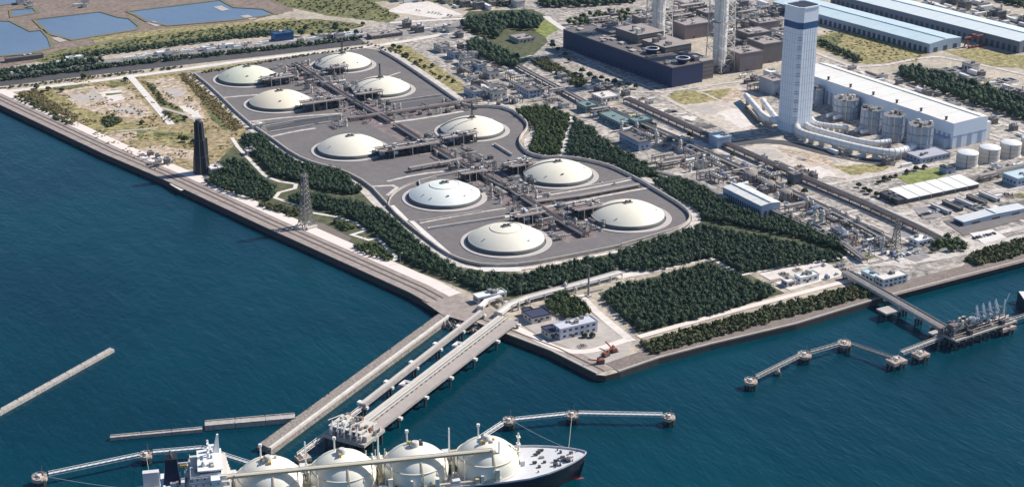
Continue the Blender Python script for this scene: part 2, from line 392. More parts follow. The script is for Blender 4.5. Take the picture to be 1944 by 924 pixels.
# ---- tank compound
COMP = [(366, 140), (470, 122), (590, 104), (690, 92), (722, 96), (752, 112), (812, 152), (866, 190), (884, 203), (946, 203), (976, 213), (1000, 232), (1006, 246), (990, 262),
        (988, 276), (1004, 294), (1030, 300), (1084, 300), (1150, 312), (1205, 338), (1246, 362), (1296, 392), (1314, 412), (1308, 428), (1280, 442), (1180, 470), (1090, 488), (1000, 505), (925, 508), (880, 499),
        (845, 484), (800, 450), (757, 415), (735, 392), (700, 352), (650, 324), (600, 312), (560, 296), (507, 258), (465, 230), (400, 166)]
patch('compound_paving', ASPH, COMP, 4)
PR = [(700, 86), (735, 95), (762, 112), (820, 150), (872, 186), (895, 196), (948, 196), (982, 207), (1008, 228), (1018, 246), (1002, 264), (1000, 276), (1014, 290), (1035, 294), (1086, 294), (1156, 306), (1212, 331), (1254, 356), (1306, 388), (1325, 412), (1316, 432), (1284, 448), (1182, 476)]
road('perimeter_road', RCON, PR, 8, 6, 2)
road('perimeter_road', RCON, [(355, 141), (398, 172), (460, 236), (500, 262), (560, 304), (600, 320), (652, 334), (690, 362), (712, 385), (735, 408), (770, 440), (810, 466), (850, 494), (878, 506)], 7, 6, 1)
road('perimeter_road', CONC, [(878, 506), (925, 514), (1000, 511), (1090, 494), (1182, 476)], 4.5, 7, 1)
patch('pale_slab', CONCW, [(736, 392), (748, 390), (776, 418), (766, 424)], 8)
patch('pale_slab', CONCW, [(776, 420), (786, 420), (868, 492), (850, 490)], 8)
patch('pale_slab', CONCW, [(912, 508), (995, 508), (988, 516), (918, 516)], 8)
# cross roads between the tank bays
for px, wd in (([(412, 188), (445, 184), (500, 180), (560, 176)], 4), ([(507, 262), (560, 250), (600, 244)], 4), ([(470, 232), (560, 222), (650, 216)], 4),
               ([(640, 165), (700, 158), (760, 138)], 3), ([(716, 222), (790, 212), (866, 202)], 6), ([(720, 236), (800, 226), (880, 212)], 5),
               ([(735, 345), (790, 332), (860, 324)], 4), ([(797, 424), (860, 412), (920, 402), (960, 396)], 3), ([(814, 434), (880, 424), (960, 412), (1000, 404)], 6),
               ([(985, 380), (1060, 368), (1150, 352), (1205, 340)], 4), ([(1010, 398), (1090, 384), (1180, 366), (1240, 356)], 4), ([(700, 355), (760, 352), (735, 372)], 4),
               ([(935, 274), (955, 286), (972, 297)], 3)):
    road('bay_road', RCON, px, wd, 7)
road('pipe_lane', mat('lane_pinkish', (.30, .235, .225), (.17, .14, .14), scale=.08, detail=10, contrast=1.6, grain=.5), None, 34, 5, 0, pts=[(700, 1840), (698, 1600), (706, 1400), (708, 1160)])
road('pipe_lane', MATS['lane_pinkish'], [(560, 238), (700, 222), (880, 200)], 16, 5, 0)

# ---- park beside the quay
patch('park_ground', mat('park_soil', (.13, .13, .065), (.07, .085, .045), scale=.06, detail=10, contrast=1.4, grain=.5), [(380, 348), (420, 300), (465, 255), (500, 252), (560, 300), (650, 328), (700, 365), (735, 405), (800, 460), (870, 510), (1000, 520), (1170, 480), (1170, 520), (1000, 562), (945, 574), (780, 510), (740, 500), (690, 470), (560, 415), (480, 395)], 3)
road('park_path', CONC, [(440, 262), (452, 280), (480, 310), (505, 336), (530, 345), (562, 350), (560, 358), (530, 366), (522, 376), (545, 384), (585, 396)], 4, 6, 0)
road('park_path', CONCW, [(590, 404), (640, 412), (678, 424), (694, 438), (668, 446), (700, 456), (716, 452), (752, 488), (748, 496)], 3.5, 6, 0)
patch('plaza', mat('plaza_paving', (.22, .18, .16), (.16, .135, .125), scale=.1, detail=8), [(560, 428), (585, 420), (612, 424), (668, 452), (655, 466), (640, 478)], 5)
# ---- forest floor east of the compound
FL = MATS['park_soil']
patch('forest_floor', FL, [(970, 208), (1080, 215), (1135, 262), (1250, 330), (1340, 355), (1450, 410), (1500, 408), (1612, 470), (1600, 498), (1405, 522), (1353, 492), (1175, 512), (1168, 474), (1325, 430), (1325, 410), (1240, 350), (1090, 296), (1004, 292), (1004, 240)], 2)
patch('forest_floor', FL, [(1135, 556), (1350, 494), (1420, 520), (1490, 556), (1215, 636)], 3)
patch('shrub_bank', GRASS, [(1215, 652), (1640, 540), (1655, 560), (1240, 676)], 4)
patch('shrub_bank', GRASS, [(1828, 494), (1860, 478), (1990, 440), (1990, 472), (1850, 506)], 6)
patch('forest_floor', FL, [(860, 50), (890, 22), (1010, 18), (1036, 30), (1030, 60), (1040, 80), (990, 126), (890, 90), (930, 78)], 3)
road('fire_road', CONCW, [(1086, 222), (1078, 252), (1068, 294)], 9, 6)
road('fire_road', CONC, [(1160, 528), (1240, 516), (1350, 491), (1408, 522), (1480, 508), (1560, 496), (1610, 488)], 4, 6, 0)
road('site_road', CONC, [(960, 576), (1030, 560), (1110, 542), (1180, 524), (1230, 517)], 9, 5)
road('site_road', CONC, [(1100, 560), (1130, 590), (1165, 620), (1200, 648)], 7, 6, 0)

pass
# ---- process yards and plant roads on the right
YP = [(860, 62), (1070, 62), (1330, 170), (1480, 150), (1560, 110), (1950, 235), (2100, 300), (2100, 440), (1850, 490), (1700, 545), (1640, 540), (1560, 500), (1610, 470), (1500, 408), (1340, 355), (1240, 330), (1130, 255), (1076, 218), (975, 208), (880, 192), (770, 110), (735, 92)]
patch('process_yard', YARD, YP, 1)
patch('dry_lawn', DRY, [(742, 84), (775, 88), (880, 160), (876, 182), (840, 168), (740, 100)], 4, 1)
patch('grass_verge', GRASS, [(730, 92), (742, 90), (850, 166), (838, 170)], 5, 1)
patch('open_gravel', GRAVEL, [(1250, 182), (1400, 162), (1455, 185), (1465, 225), (1400, 258), (1340, 230)], 4, 1)
patch('dry_lawn', DRY, [(1262, 182), (1330, 174), (1390, 168), (1370, 190), (1300, 200)], 5, 2)
patch('open_gravel', GRAVEL, [(1392, 285), (1480, 262), (1600, 290), (1690, 300), (1760, 312), (1620, 342), (1560, 335)], 4, 1)
patch('lawn', LAWN, [(1700, 335), (1785, 316), (1800, 330), (1770, 345), (1725, 350)], 5, 1)
patch('field', DRY, [(1546, 70), (1600, 58), (1770, 98), (1740, 118), (1640, 122), (1546, 90)], 3, 2)
patch('field', GRASS, [(1546, 70), (1600, 62), (1600, 82), (1546, 92)], 4, 2)
patch('field', DRY, [(1790, 96), (1860, 92), (2000, 116), (2000, 134), (1880, 126)], 3, 2)
patch('lawn', LAWN, [(1010, 55), (1040, 36), (1066, 52), (1036, 72)], 5, 1)
patch('grass_verge', GRASS, [(1008, 118), (1034, 116), (1112, 158), (1100, 166)], 5, 1)
# patchwork of slabs, pads and oil-dark paving in the process yards
ZONES = [P(z_) for z_ in ([(1110, 205), (1150, 198), (1330, 280), (1480, 345), (1640, 425), (1690, 470), (1620, 470), (1500, 400), (1350, 330), (1240, 270)], [(826, 82), (900, 90), (1060, 180), (1080, 208), (980, 200), (900, 184)], [(1100, 150), (1240, 186), (1330, 230), (1400, 280), (1300, 250), (1130, 190)],
    [(1380, 80), (1480, 40), (1490, 130), (1400, 140)], [(1080, 70), (1230, 20), (1470, 10), (1480, 40), (1240, 64)], [(1560, 120), (1720, 160), (1944, 250), (1990, 280), (1780, 200)], [(1760, 128), (1850, 132), (1990, 170), (1990, 210), (1880, 168)], [(1600, 440), (1740, 466), (1700, 505), (1600, 480)], [(1790, 400), (1990, 350), (1990, 400), (1830, 440)], [(1560, 268), (1690, 298), (1760, 310), (1700, 330), (1400, 290)], [(1640, -10), (1944, 30), (1990, 60), (1740, 12)])]
for zi, zp in enumerate(ZONES):
    for (x, y) in fill_pts(zp, 15):
        a, b = random.uniform(5, 16), random.uniform(4, 12); NS[0] += 1
        if zi == 9 and random.random() < .6: continue
        structure(MB().box(x - a / 2, x + a / 2, y - b / 2, y + b / 2, .05, .32 + .004 * (NS[0] % 18)).build('yard_slab', random.choice((ASPL, CONC, CONC2, GRAVEL, ASPH, YARD, CONCW, ASPD, GRASS, BARE))))
for px, wd in (([(862, 62), (980, 128), (1060, 174), (1110, 195)], 9), ([(900, 82), (1000, 140), (1100, 190), (1240, 265), (1370, 330), (1500, 400), (1640, 470), (1720, 510)], 9),
               ([(1110, 190), (1290, 258), (1480, 330), (1640, 400), (1790, 460), (1840, 480)], 10), ([(1200, 195), (1330, 260), (1400, 290), (1560, 352), (1700, 410), (1830, 460), (1900, 470)], 14),
               ([(1000, 180), (1060, 172), (1105, 168)], 6), ([(970, 205), (1030, 208), (1080, 196)], 7), ([(1105, 165), (1240, 178), (1330, 165), (1450, 150), (1480, 146)], 6),
               ([(1560, 352), (1640, 338), (1760, 312), (1850, 316), (1990, 280)], 9), ([(1700, 412), (1760, 392), (1880, 366), (1990, 345)], 9), ([(1820, 460), (1990, 420)], 9),
               ([(1380, 338), (1440, 330), (1500, 318)], 6), ([(1240, 342), (1300, 330), (1380, 316)], 8), ([(1620, 500), (1700, 500), (1780, 488), (1840, 476), (1990, 440)], 16),
               ([(1546, 100), (1700, 158), (1944, 250), (2050, 292)], 8), ([(1546, 122), (1650, 130), (1760, 108), (1800, 110), (1990, 152)], 8)):
    road('plant_road', RCON, px, wd * .85, 6)
for px, m_ in (([(1270, 178), (1320, 172), (1330, 182), (1290, 192)], DRY), ([(1330, 176), (1390, 168), (1420, 178), (1380, 196), (1336, 190)], BARE), ([(1400, 180), (1440, 180), (1456, 204), (1424, 214)], BARE), ([(1356, 212), (1400, 206), (1440, 232), (1404, 246)], CONC), ([(1300, 200), (1350, 200), (1370, 214), (1330, 218)], CONC2),
               ([(1470, 280), (1560, 296), (1600, 312), (1540, 316)], BARE), ([(1580, 316), (1640, 312), (1700, 318), (1620, 334)], DRY), ([(1420, 286), (1470, 284), (1490, 300), (1450, 304)], CONC2), ([(1520, 318), (1560, 316), (1590, 334), (1560, 338)], CONC)):
    patch('gravel_patch', m_, px, 5, 3)
for px, wd in (([(1110, 236), (1180, 222), (1240, 214)], 6), ([(1240, 268), (1300, 256), (1340, 246)], 6), ([(1420, 348), (1470, 336), (1520, 326)], 6), ([(1540, 420), (1590, 408), (1650, 394)], 6), ([(1640, 470), (1700, 456), (1760, 440)], 6), ([(940, 120), (985, 112), (1010, 106)], 5), ([(985, 150), (1030, 144), (1070, 138)], 5), ([(1370, 398), (1420, 430), (1440, 425)], 3),
               ([(1150, 200), (1300, 270), (1450, 336), (1600, 404), (1740, 466)], 5), ([(1780, 345), (1860, 384), (1960, 428)], 5), ([(1560, 140), (1700, 190), (1830, 238), (1944, 278)], 5), ([(1330, 175), (1420, 215), (1475, 240)], 4), ([(1080, 96), (1180, 148), (1260, 178)], 5)):
    road('plant_lane', RCON, px, wd * .8, 7)
for px, wd in (([(1180, 198), (1290, 246), (1420, 305), (1580, 372), (1720, 432)], 7), ([(1690, 440), (1740, 452), (1800, 478)], 14)):
    road('dark_road', ASPL, px, wd, 7)
patch('asphalt_lot', ASPL, [(1690, 480), (1740, 470), (1766, 488), (1740, 498)], 8)
patch('asphalt_lot', ASPL, [(1732, 396), (1790, 388), (1806, 402), (1780, 414), (1752, 416)], 8)
patch('asphalt_lot', ASPH, [(1790, 420), (2000, 366), (2000, 400), (1830, 448)], 7)
patch('pale_slab', CONCW, [(1840, 444), (1884, 436), (1912, 452), (1868, 464)], 9)
patch('yard_slab', CONC, [(1440, 520), (1560, 495), (1610, 520), (1500, 552)], 5)
patch('corner_slab', CONC2, [(975, 606), (1060, 590), (1130, 600), (1200, 650), (1175, 700), (1120, 700)], 4)
road('tower_shade_paving', ASPD, [(1372, 276), (1440, 268), (1500, 272), (1570, 292), (1640, 306), (1700, 312)], 15, 7)  # dark paving along the tower's shadow, its colour deepens the shade there
patch('basin', mat('basin_water', (.02, .03, .035), (.03, .04, .04), rough=.15), [(1392, 196), (1406, 190), (1446, 232), (1430, 238)], 8)
# ================================================================== VEGETATION
def leaf_mat(name, a, b):
    m = bpy.data.materials.new(name); m.use_nodes = True; t = m.node_tree; p = t.nodes['Principled BSDF']
    p.inputs['Roughness'].default_value = .7; p.inputs['Specular IOR Level'].default_value = .2
    at_ = t.nodes.new('ShaderNodeAttribute'); at_.attribute_name = 'tint'
    g = t.nodes.new('ShaderNodeNewGeometry')
    n = t.nodes.new('ShaderNodeTexNoise'); n.inputs['Scale'].default_value = .03; n.inputs['Detail'].default_value = 4
    t.links.new(g.outputs['Position'], n.inputs['Vector'])
    ad = t.nodes.new('ShaderNodeMath'); ad.operation = 'MULTIPLY_ADD'; ad.inputs[1].default_value = .9; 
    t.links.new(n.outputs['Fac'], ad.inputs[0]); 
    sb = t.nodes.new('ShaderNodeMath'); sb.operation = 'SUBTRACT'; sb.inputs[1].default_value = .45
    t.links.new(at_.outputs['Fac'], sb.inputs[0]); t.links.new(sb.outputs[0], ad.inputs[2])
    rp = t.nodes.new('ShaderNodeValToRGB'); rp.color_ramp.elements[0].color = (*a, 1); rp.color_ramp.elements[1].color = (*b, 1)
    t.links.new(ad.outputs[0], rp.inputs[0]); t.links.new(rp.outputs[0], p.inputs['Base Color'])
    return m
LEAF = leaf_mat('leaf_dark', (.022, .045, .028), (.062, .096, .048))
LEAFO = leaf_mat('leaf_olive', (.04, .055, .022), (.12, .125, .05))
LEAFB = leaf_mat('leaf_mid', (.03, .05, .018), (.08, .11, .035))
BARK = mat('bark', (.09, .07, .05), (.06, .05, .04), scale=2)
# unit core blob: octahedron subdivided once
def core_mesh():
    v = [(1, 0, 0), (-1, 0, 0), (0, 1, 0), (0, -1, 0), (0, 0, 1), (0, 0, -1)]
    f = [(0, 2, 4), (2, 1, 4), (1, 3, 4), (3, 0, 4), (2, 0, 5), (1, 2, 5), (3, 1, 5), (0, 3, 5)]
    cache = {}; v = [np.array(p, float) for p in v]; out = []
    def mid(a, b):
        k = (min(a, b), max(a, b))
        if k not in cache: m = v[a] + v[b]; v.append(m / np.linalg.norm(m)); cache[k] = len(v) - 1
        return cache[k]
    for a, b, c in f:
        x, y, z = mid(a, b), mid(b, c), mid(c, a); out += [(a, x, z), (x, b, y), (z, y, c), (x, y, z)]
    return np.array(v), np.array(out)
CV, CF = core_mesh()
def crowns(cs, nq=46, leaf=1.0):
    """cs: array of (x,y,z,rx,rz) ellipsoid crowns -> verts, tris, tint"""
    V = []; T = []; C = []; off = 0
    for (x, y, z, rx, rz) in cs:
        t0 = rng.uniform(.2, .8)
        jit = rng.uniform(.68, .98, (len(CV), 1))
        V.append(CV * jit * np.array([rx * .88, rx * .88, rz * .88]) + (x, y, z)); T.append(CF + off); C.append(np.full(len(CV), t0 * .7)); off += len(CV)
        d = rng.normal(size=(nq, 3)); d[:, 2] = np.abs(d[:, 2]) * 1.1 - .35; d /= np.linalg.norm(d, axis=1)[:, None]
        c = d * np.array([rx, rx, rz]) * rng.uniform(.82, 1.16, (nq, 1)) + (x, y, z)
        nrm = d + rng.normal(scale=.45, size=(nq, 3)); nrm /= np.linalg.norm(nrm, axis=1)[:, None]
        u = np.cross(nrm, rng.normal(size=(nq, 3))); u /= np.linalg.norm(u, axis=1)[:, None]; w_ = np.cross(nrm, u)
        s = rng.uniform(.55, 1.25, (nq, 1)) * leaf
        q = np.stack([c - u * s - w_ * s * .6, c + u * s - w_ * s * .7, c + u * s * .5 + w_ * s, c - u * s * .6 + w_ * s * .8], 1).reshape(-1, 3)
        k = np.arange(nq)[:, None] * 4 + off
        T.append(np.concatenate([np.hstack([k, k + 1, k + 2]), np.hstack([k, k + 2, k + 3])]))
        V.append(q); C.append(np.repeat(np.clip(t0 + rng.normal(scale=.18, size=nq), 0, 1), 4)); off += nq * 4
    return np.concatenate(V), np.concatenate(T), np.concatenate(C)
def leaf_obj(name, V, T, C, m, parent=None):
    me = bpy.data.meshes.new(name); me.vertices.add(len(V)); me.vertices.foreach_set('co', V.astype(np.float32).ravel())
    me.loops.add(T.size); me.loops.foreach_set('vertex_index', T.astype(np.int32).ravel())
    me.polygons.add(len(T)); me.polygons.foreach_set('loop_start', np.arange(0, T.size, 3, dtype=np.int32))
    a = me.attributes.new('tint', 'FLOAT', 'POINT'); a.data.foreach_set('value', C.astype(np.float32))
    me.update(calc_edges=True); me.validate(); me.materials.append(m)
    return link(name, me, parent)
def fill(poly, sp, jitter=.45, keep=1.0):
    xs = [p[0] for p in poly]; ys = [p[1] for p in poly]; o = []
    y = min(ys)
    while y < max(ys):
        x = min(xs) + (sp / 2 if int((y - min(ys)) / (sp * .87)) % 2 else 0)
        while x < max(xs):
            q = (x + random.uniform(-jitter, jitter) * sp, y + random.uniform(-jitter, jitter) * sp)
            if inside(q, poly) and random.random() < keep: o.append(q)
            x += sp
        y += sp * .87
    return o
def forest(px, label, sp=3.9, rx=2.45, h=6.0, m=None, keep=1.0, nq=46, leaf=.48, name='woodland', cat='woodland', clump=0.0):
    from mathutils import noise as _nz
    cs = []; topo = P(px, h * .8); pts = fill(P(px), sp, .42, keep)
    pin = [q for q in pts if inside(q, topo)]
    if len(pin) < .4 * len(pts): pin = pts
    for (x, y) in pin:
        if clump and _nz.noise((x * .045, y * .045, 3.1)) + .6 * _nz.noise((x * .13, y * .13, 7.7)) < clump - .5: continue
        s = random.choice((.7, .85, 1, 1, 1.15, 1.3)) * random.uniform(.9, 1.1); hh = h * random.uniform(.75, 1.2) * (s ** .7)
        cs.append((x, y, hh * .55, rx * s, hh * .5))
    V, T, C = crowns(cs, nq, leaf)
    o = leaf_obj(name, V, T, C, m or LEAF); stuff(tag(o, label, cat)); return o
forest([(452, 255), (495, 252), (534, 288), (580, 310), (650, 322), (686, 357), (683, 370), (625, 367), (586, 356), (570, 347), (520, 336), (482, 297)], 'dark green wood between the zigzag park path and the upper compound wall')
forest([(534, 375), (560, 366), (589, 363), (625, 372), (690, 384), (732, 398), (758, 424), (800, 462), (848, 494), (882, 512), (990, 520), (1045, 502), (1165, 480), (1167, 516), (1100, 534), (1000, 558), (945, 566), (905, 552), (862, 533), (800, 512), (758, 489), (719, 450), (696, 438), (673, 421), (612, 398), (573, 392)], 'long dark green tree belt curving round the front of the domed tanks')
forest([(378, 348), (420, 303), (462, 301), (491, 330), (521, 352), (524, 375), (511, 382), (480, 380), (440, 368), (397, 354)], 'patchy wood on the headland right of the black chimney', keep=.72)
forest([(452, 378), (482, 384), (524, 385), (572, 396), (572, 410), (548, 412), (527, 404), (490, 392)], 'low green shrubs behind the quay road left of the lattice mast', sp=4, rx=2.4, h=3.4, m=LEAFO, nq=30)
forest([(622, 412), (650, 418), (682, 430), (668, 440), (650, 438)], 'small wedge of shrubs inside the bent white park path', sp=4, rx=2.4, h=4, m=LEAFB, nq=30)
forest([(655, 466), (690, 458), (715, 460), (748, 488), (738, 496), (700, 486)], 'shrub plot between the plaza and the white path beside the quay road', sp=4, rx=2.4, h=4, m=LEAFB, nq=30, keep=.8)
forest([(968, 205), (1036, 199), (1080, 215), (1080, 236), (1062, 297), (1008, 294), (1002, 275), (1018, 256), (1013, 240), (986, 221)], 'square wood behind the tanks, left of the short pale fire road', m=LEAFB)
forest([(1090, 224), (1132, 244), (1140, 260), (1200, 294), (1248, 321), (1246, 337), (1204, 337), (1160, 313), (1100, 299), (1072, 297)], 'wood behind the tanks, right of the short pale fire road', m=LEAF)
forest([(1230, 340), (1288, 333), (1336, 353), (1376, 383), (1446, 410), (1490, 404), (1540, 426), (1604, 457), (1611, 476), (1590, 478), (1522, 455), (1425, 434), (1338, 419), (1322, 399), (1275, 377)], 'tall dark tree belt running along the white-roofed shed to the plant road')
forest([(1170, 477), (1212, 459), (1308, 433), (1330, 425), (1425, 443), (1522, 461), (1600, 482), (1602, 495), (1555, 498), (1457, 513), (1405, 520), (1355, 490), (1230, 518), (1175, 511)], 'broad wood in front of the rightmost near tank, bounded by a pale path', m=LEAF)
forest([(1141, 556), (1162, 543), (1350, 498), (1416, 526), (1478, 546), (1482, 558), (1350, 600), (1218, 630), (1155, 584)], 'rectangular dark wood between the pale shore road and the jetty control yard', h=6.4)
forest([(1216, 650), (1300, 624), (1400, 598), (1500, 571), (1600, 545), (1644, 536), (1654, 562), (1500, 602), (1300, 656), (1238, 674)], 'long olive shrub bank above the stone revetment of the south shore', sp=3.3, rx=2.1, h=3.2, m=LEAFO, nq=26, leaf=.8, name='shrub_bank', cat='shrubs')
forest([(1828, 490), (1856, 475), (1944, 449), (2000, 433), (2000, 466), (1944, 484), (1870, 504), (1846, 504)], 'olive shrub bank at the far right end of the south shore', sp=3.3, rx=2.2, h=3.6, m=LEAFO, nq=26, leaf=.8, name='shrub_bank', cat='shrubs')
forest([(1028, 574), (1060, 550), (1096, 564), (1132, 592), (1112, 603), (1080, 609), (1044, 595)], 'small bright wood behind the dark-roofed control house at the south corner', m=LEAFB)
forest([(866, 50), (886, 30), (956, 21), (1008, 24), (1033, 32), (1020, 60), (985, 60), (965, 50), (945, 76), (900, 64)], 'dark wood beside the lawn at the back of the plant', sp=6.5, rx=4.4, h=10)
forest([(884, 76), (907, 70), (990, 110), (982, 133), (950, 128), (888, 99)], 'clipped dark tree block in front of the pink-roofed house at the back', sp=5, rx=3.5, h=9)
forest([(1004, 116), (1036, 108), (1120, 156), (1100, 169)], 'straight olive hedge beside the long plant road at the back', sp=4, rx=2.6, h=4, m=LEAFO, nq=30)
forest([(1708, 126), (1734, 120), (1880, 161), (1944, 186), (2000, 208), (2000, 250), (1944, 230), (1851, 202), (1763, 171), (1712, 150)], 'dark tree belt behind the long white-roofed turbine hall', sp=6, rx=4, h=10)
forest([(1546, 82), (1556, 80), (1640, 116), (1632, 122)], 'dark hedge between the dry field and the turbine hall', sp=5, rx=3, h=6)
forest([(1020, 2), (1200, -8), (1210, 6), (1110, 14), (1030, 16)], 'far wood at the top edge behind the twin lattice stacks', sp=7, rx=5, h=9)
forest([(120, 110), (300, 88), (450, 68), (550, 62), (550, 66), (420, 78), (230, 102), (130, 116)], 'dark hedge along the grass strip below the ponds', sp=5, rx=3.2, h=5, nq=34)
forest([(-60, 146), (0, 138), (120, 124), (190, 116), (196, 120), (120, 131), (0, 146), (-60, 153)], 'dark tree row beside the railway at the far left', sp=5, rx=3.4, h=7, nq=34)
forest([(20, 184), (46, 176), (140, 232), (132, 240)], 'dark scrub on the bank at the left end of the quay', sp=4.5, rx=2.6, h=3, m=LEAFO, nq=30, keep=.6)
forest([(186, 226), (215, 216), (236, 232), (206, 244)], 'dark scrub clump in the middle of the sandy field', sp=4.2, rx=2.8, h=3.2, m=LEAFO, nq=30)
forest([(278, 158), (290, 160), (314, 192), (344, 206), (340, 210), (304, 196)], 'thin scrub along the ditch in the sandy field', sp=4.5, rx=2, h=2.2, m=LEAFO, nq=26, keep=.8)
forest([(304, 212), (316, 210), (346, 232), (332, 236)], 'scrub in the ditch below the dirt track', sp=4.5, rx=2, h=2.2, m=LEAFO, nq=26, keep=.7)
forest([(1764, 460), (1800, 446), (1852, 460), (1842, 476), (1790, 485), (1768, 480)], 'small wood beside the plant road near the right shrub bank', sp=5, rx=3.4, h=6, m=LEAFB, keep=.7)
forest([(1704, 134), (1722, 134), (1740, 150), (1716, 146)], 'small tree knot at the left end of the tree belt behind the turbine hall', sp=5, rx=3, h=5, m=LEAFB)
forest([(690, 78), (770, 100), (830, 142), (826, 146), (760, 106), (686, 84)], 'thin hedge along the perimeter road behind the far tanks', sp=5, rx=1.6, h=1.8, m=LEAFO, nq=22, keep=.6)
forest([(380, 138), (600, 101), (690, 89), (690, 92), (600, 104), (385, 141)], 'low hedge along the back edge of the tank compound', sp=4.5, rx=1.7, h=1.8, m=LEAFO, nq=22)
forest([(1072, 34), (1120, 22), (1205, 12), (1222, 34), (1180, 44), (1120, 54), (1082, 50)], 'loose trees between the lawn and the left lattice stack', sp=7, rx=4, h=7, m=LEAFB, keep=.5)
forest([(1840, -14), (2010, -14), (2010, 26), (1920, 12)], 'dark wood at the top right corner', sp=7.5, rx=5, h=8)
forest([(880, 8), (960, 0), (1010, 8), (940, 16)], 'thin trees at the top edge above the dark wood', sp=7, rx=4, h=6, keep=.6)
LEAFD = leaf_mat('tuft_dry', (.17, .14, .055), (.30, .24, .105))
forest([(20, 184), (150, 154), (362, 140), (466, 246), (398, 312), (300, 326), (215, 280), (120, 234)], 'dry grass tufts scattered over the sandy field', sp=3.4, rx=1.1, h=.9, m=LEAFD, nq=8, leaf=.55, keep=.6, clump=.72, name='grass_tufts', cat='grass')
forest([(336, 140), (362, 138), (468, 240), (440, 252)], 'brown scrub on the embankment left of the tank compound', sp=3, rx=1.5, h=1.6, m=LEAFD, nq=12, leaf=.55, keep=.6, name='grass_tufts', cat='grass')
forest([(30, 178), (62, 166), (150, 222), (138, 240)], 'brown scrub on the bank at the left end of the sandy field', sp=3, rx=1.4, h=1.6, m=LEAFD, nq=12, leaf=.55, keep=.55, name='grass_tufts', cat='grass')
forest([(60, 118), (200, 84), (450, 46), (600, 38), (690, 48), (420, 70), (230, 94), (110, 116)], 'rough grass clumps on the strip below the ponds', sp=6, rx=1.8, h=1.4, m=LEAFO, nq=8, leaf=.7, keep=.5, name='grass_tufts', cat='grass')
forest([(480, -18), (640, -28), (760, 30), (740, 42), (620, 28), (540, 10)], 'rough grass clumps on the field above the ponds', sp=7, rx=2, h=1.4, m=LEAFO, nq=8, leaf=.7, keep=.5, name='grass_tufts', cat='grass')
forest([(-60, 160), (0, 151), (250, 120), (500, 94), (690, 73), (690, 76), (500, 98), (250, 125), (0, 156), (-60, 166)], 'dark hedge along the far side of the railway', sp=4, rx=2.6, h=5, nq=26, keep=.9, name='hedge', cat='hedge')
forest([(-60, 180), (0, 168), (250, 138), (350, 127), (350, 129), (250, 141), (0, 171), (-60, 184)], 'low hedge along the near side of the railway', sp=4, rx=1.8, h=2.2, m=LEAFO, nq=20, keep=.8, name='hedge', cat='hedge')
forest([(1546, 62), (1600, 56), (1770, 98), (1740, 116), (1640, 120), (1546, 88)], 'grass clumps on the dry field before the near warehouse', sp=7, rx=1.6, h=1.0, m=LEAFD, nq=8, leaf=.6, keep=.4, name='grass_tufts', cat='grass')
# single trees: four kinds, copied
def tree_proto(i, h, r, m):
    t = thing('broadleaf_tree', 'tree', 'tree')
    b = MB().tube([(0, 0, 0), (.1, .05, h * .3), (.2, -.1, h * .6)], .32, 6, .14)
    for k in range(3):
        a = k * 2.1 + i; b.tube([(.1, 0, h * .32), (math.cos(a) * r * .5, math.sin(a) * r * .5, h * .62)], .16, 5, .06)
    b.build('trunk', BARK, t)
    cs = [(0, 0, h * .62, r * .75, h * .34)] + [(math.cos(a) * r * .5, math.sin(a) * r * .5, h * (.5 + .1 * (k % 2)), r * .55, h * .26) for k, a in enumerate(np.arange(5) * 1.26 + i)]
    V, T, C = crowns(cs, 30, .8); leaf_obj('crown', V, T, C, m, t); return t
TREES = [tree_proto(i, h, r, m) for i, (h, r, m) in enumerate(((7, 3.4, LEAF), (5.5, 2.8, LEAFB), (8.5, 4, LEAF), (4.2, 2.4, LEAFO)))]
def trees(px, label, group, kinds=(0, 1, 2), jit=0):
    for (x, y) in px:
        X, Y = at(x + random.uniform(-jit, jit), y + random.uniform(-jit, jit) * .5)
        place(TREES[random.choice(kinds)], (X, Y, 0), random.uniform(0, 6.3), random.uniform(.8, 1.25), label, group)
trees([(1095, 146), (1105, 150), (1120, 148), (1128, 156), (1140, 152), (1108, 140), (1150, 158), (1165, 160), (1178, 166), (1190, 164), (1060, 98), (1050, 92), (1070, 108), (1084, 118), (1046, 84), (1206, 168)], 'tree standing along the foot of the long dark boiler house', 'trees along the dark boiler house', (0, 2), 3)
trees([(1232, 240), (1240, 244), (1224, 246)], 'tree at the end of the teal-roofed sheds', 'trees by the teal sheds', (0, 1), 1)
trees([(770, 108), (790, 122), (806, 130), (836, 150), (800, 118), (820, 128), (850, 150), (862, 158), (746, 92), (760, 96)], 'small bush on the dry strip behind the far tanks', 'bushes on the dry strip', (3, 1), 2)
trees([(1072, 625), (1110, 640), (1118, 630), (1125, 640), (1100, 598)], 'small bush in the yard of the control house at the south corner', 'bushes in the corner yard', (3,), 1)
trees([(1690, 340), (1680, 344), (1668, 350), (1700, 336), (1720, 330), (1740, 324), (1756, 320), (1640, 362), (1650, 368), (1630, 356), (1664, 374), (1690, 384)], 'clipped bush around the lawn of the white-roofed row shed', 'bushes round the small lawn', (1, 3), 2)
trees([(70, 168), (92, 172), (116, 176), (80, 178), (160, 150), (238, 154), (324, 134), (352, 228), (342, 262), (350, 270), (368, 272), (268, 236)], 'isolated bush on the sandy field left of the tanks', 'bushes on the sandy field', (3, 1), 2)
trees([(596, 72), (610, 66), (650, 66), (660, 62), (676, 66), (570, 70), (636, 60), (580, 58), (640, 54), (690, 50)], 'tree by the depot beyond the far tanks', 'trees near the depot', (0, 2), 3)
trees([(1560, 262), (1450, 352), (1468, 344), (1500, 352), (1526, 368), (1390, 300), (1310, 262)], 'lone tree in the process yard', 'lone trees in the process yard', (1, 3), 2)
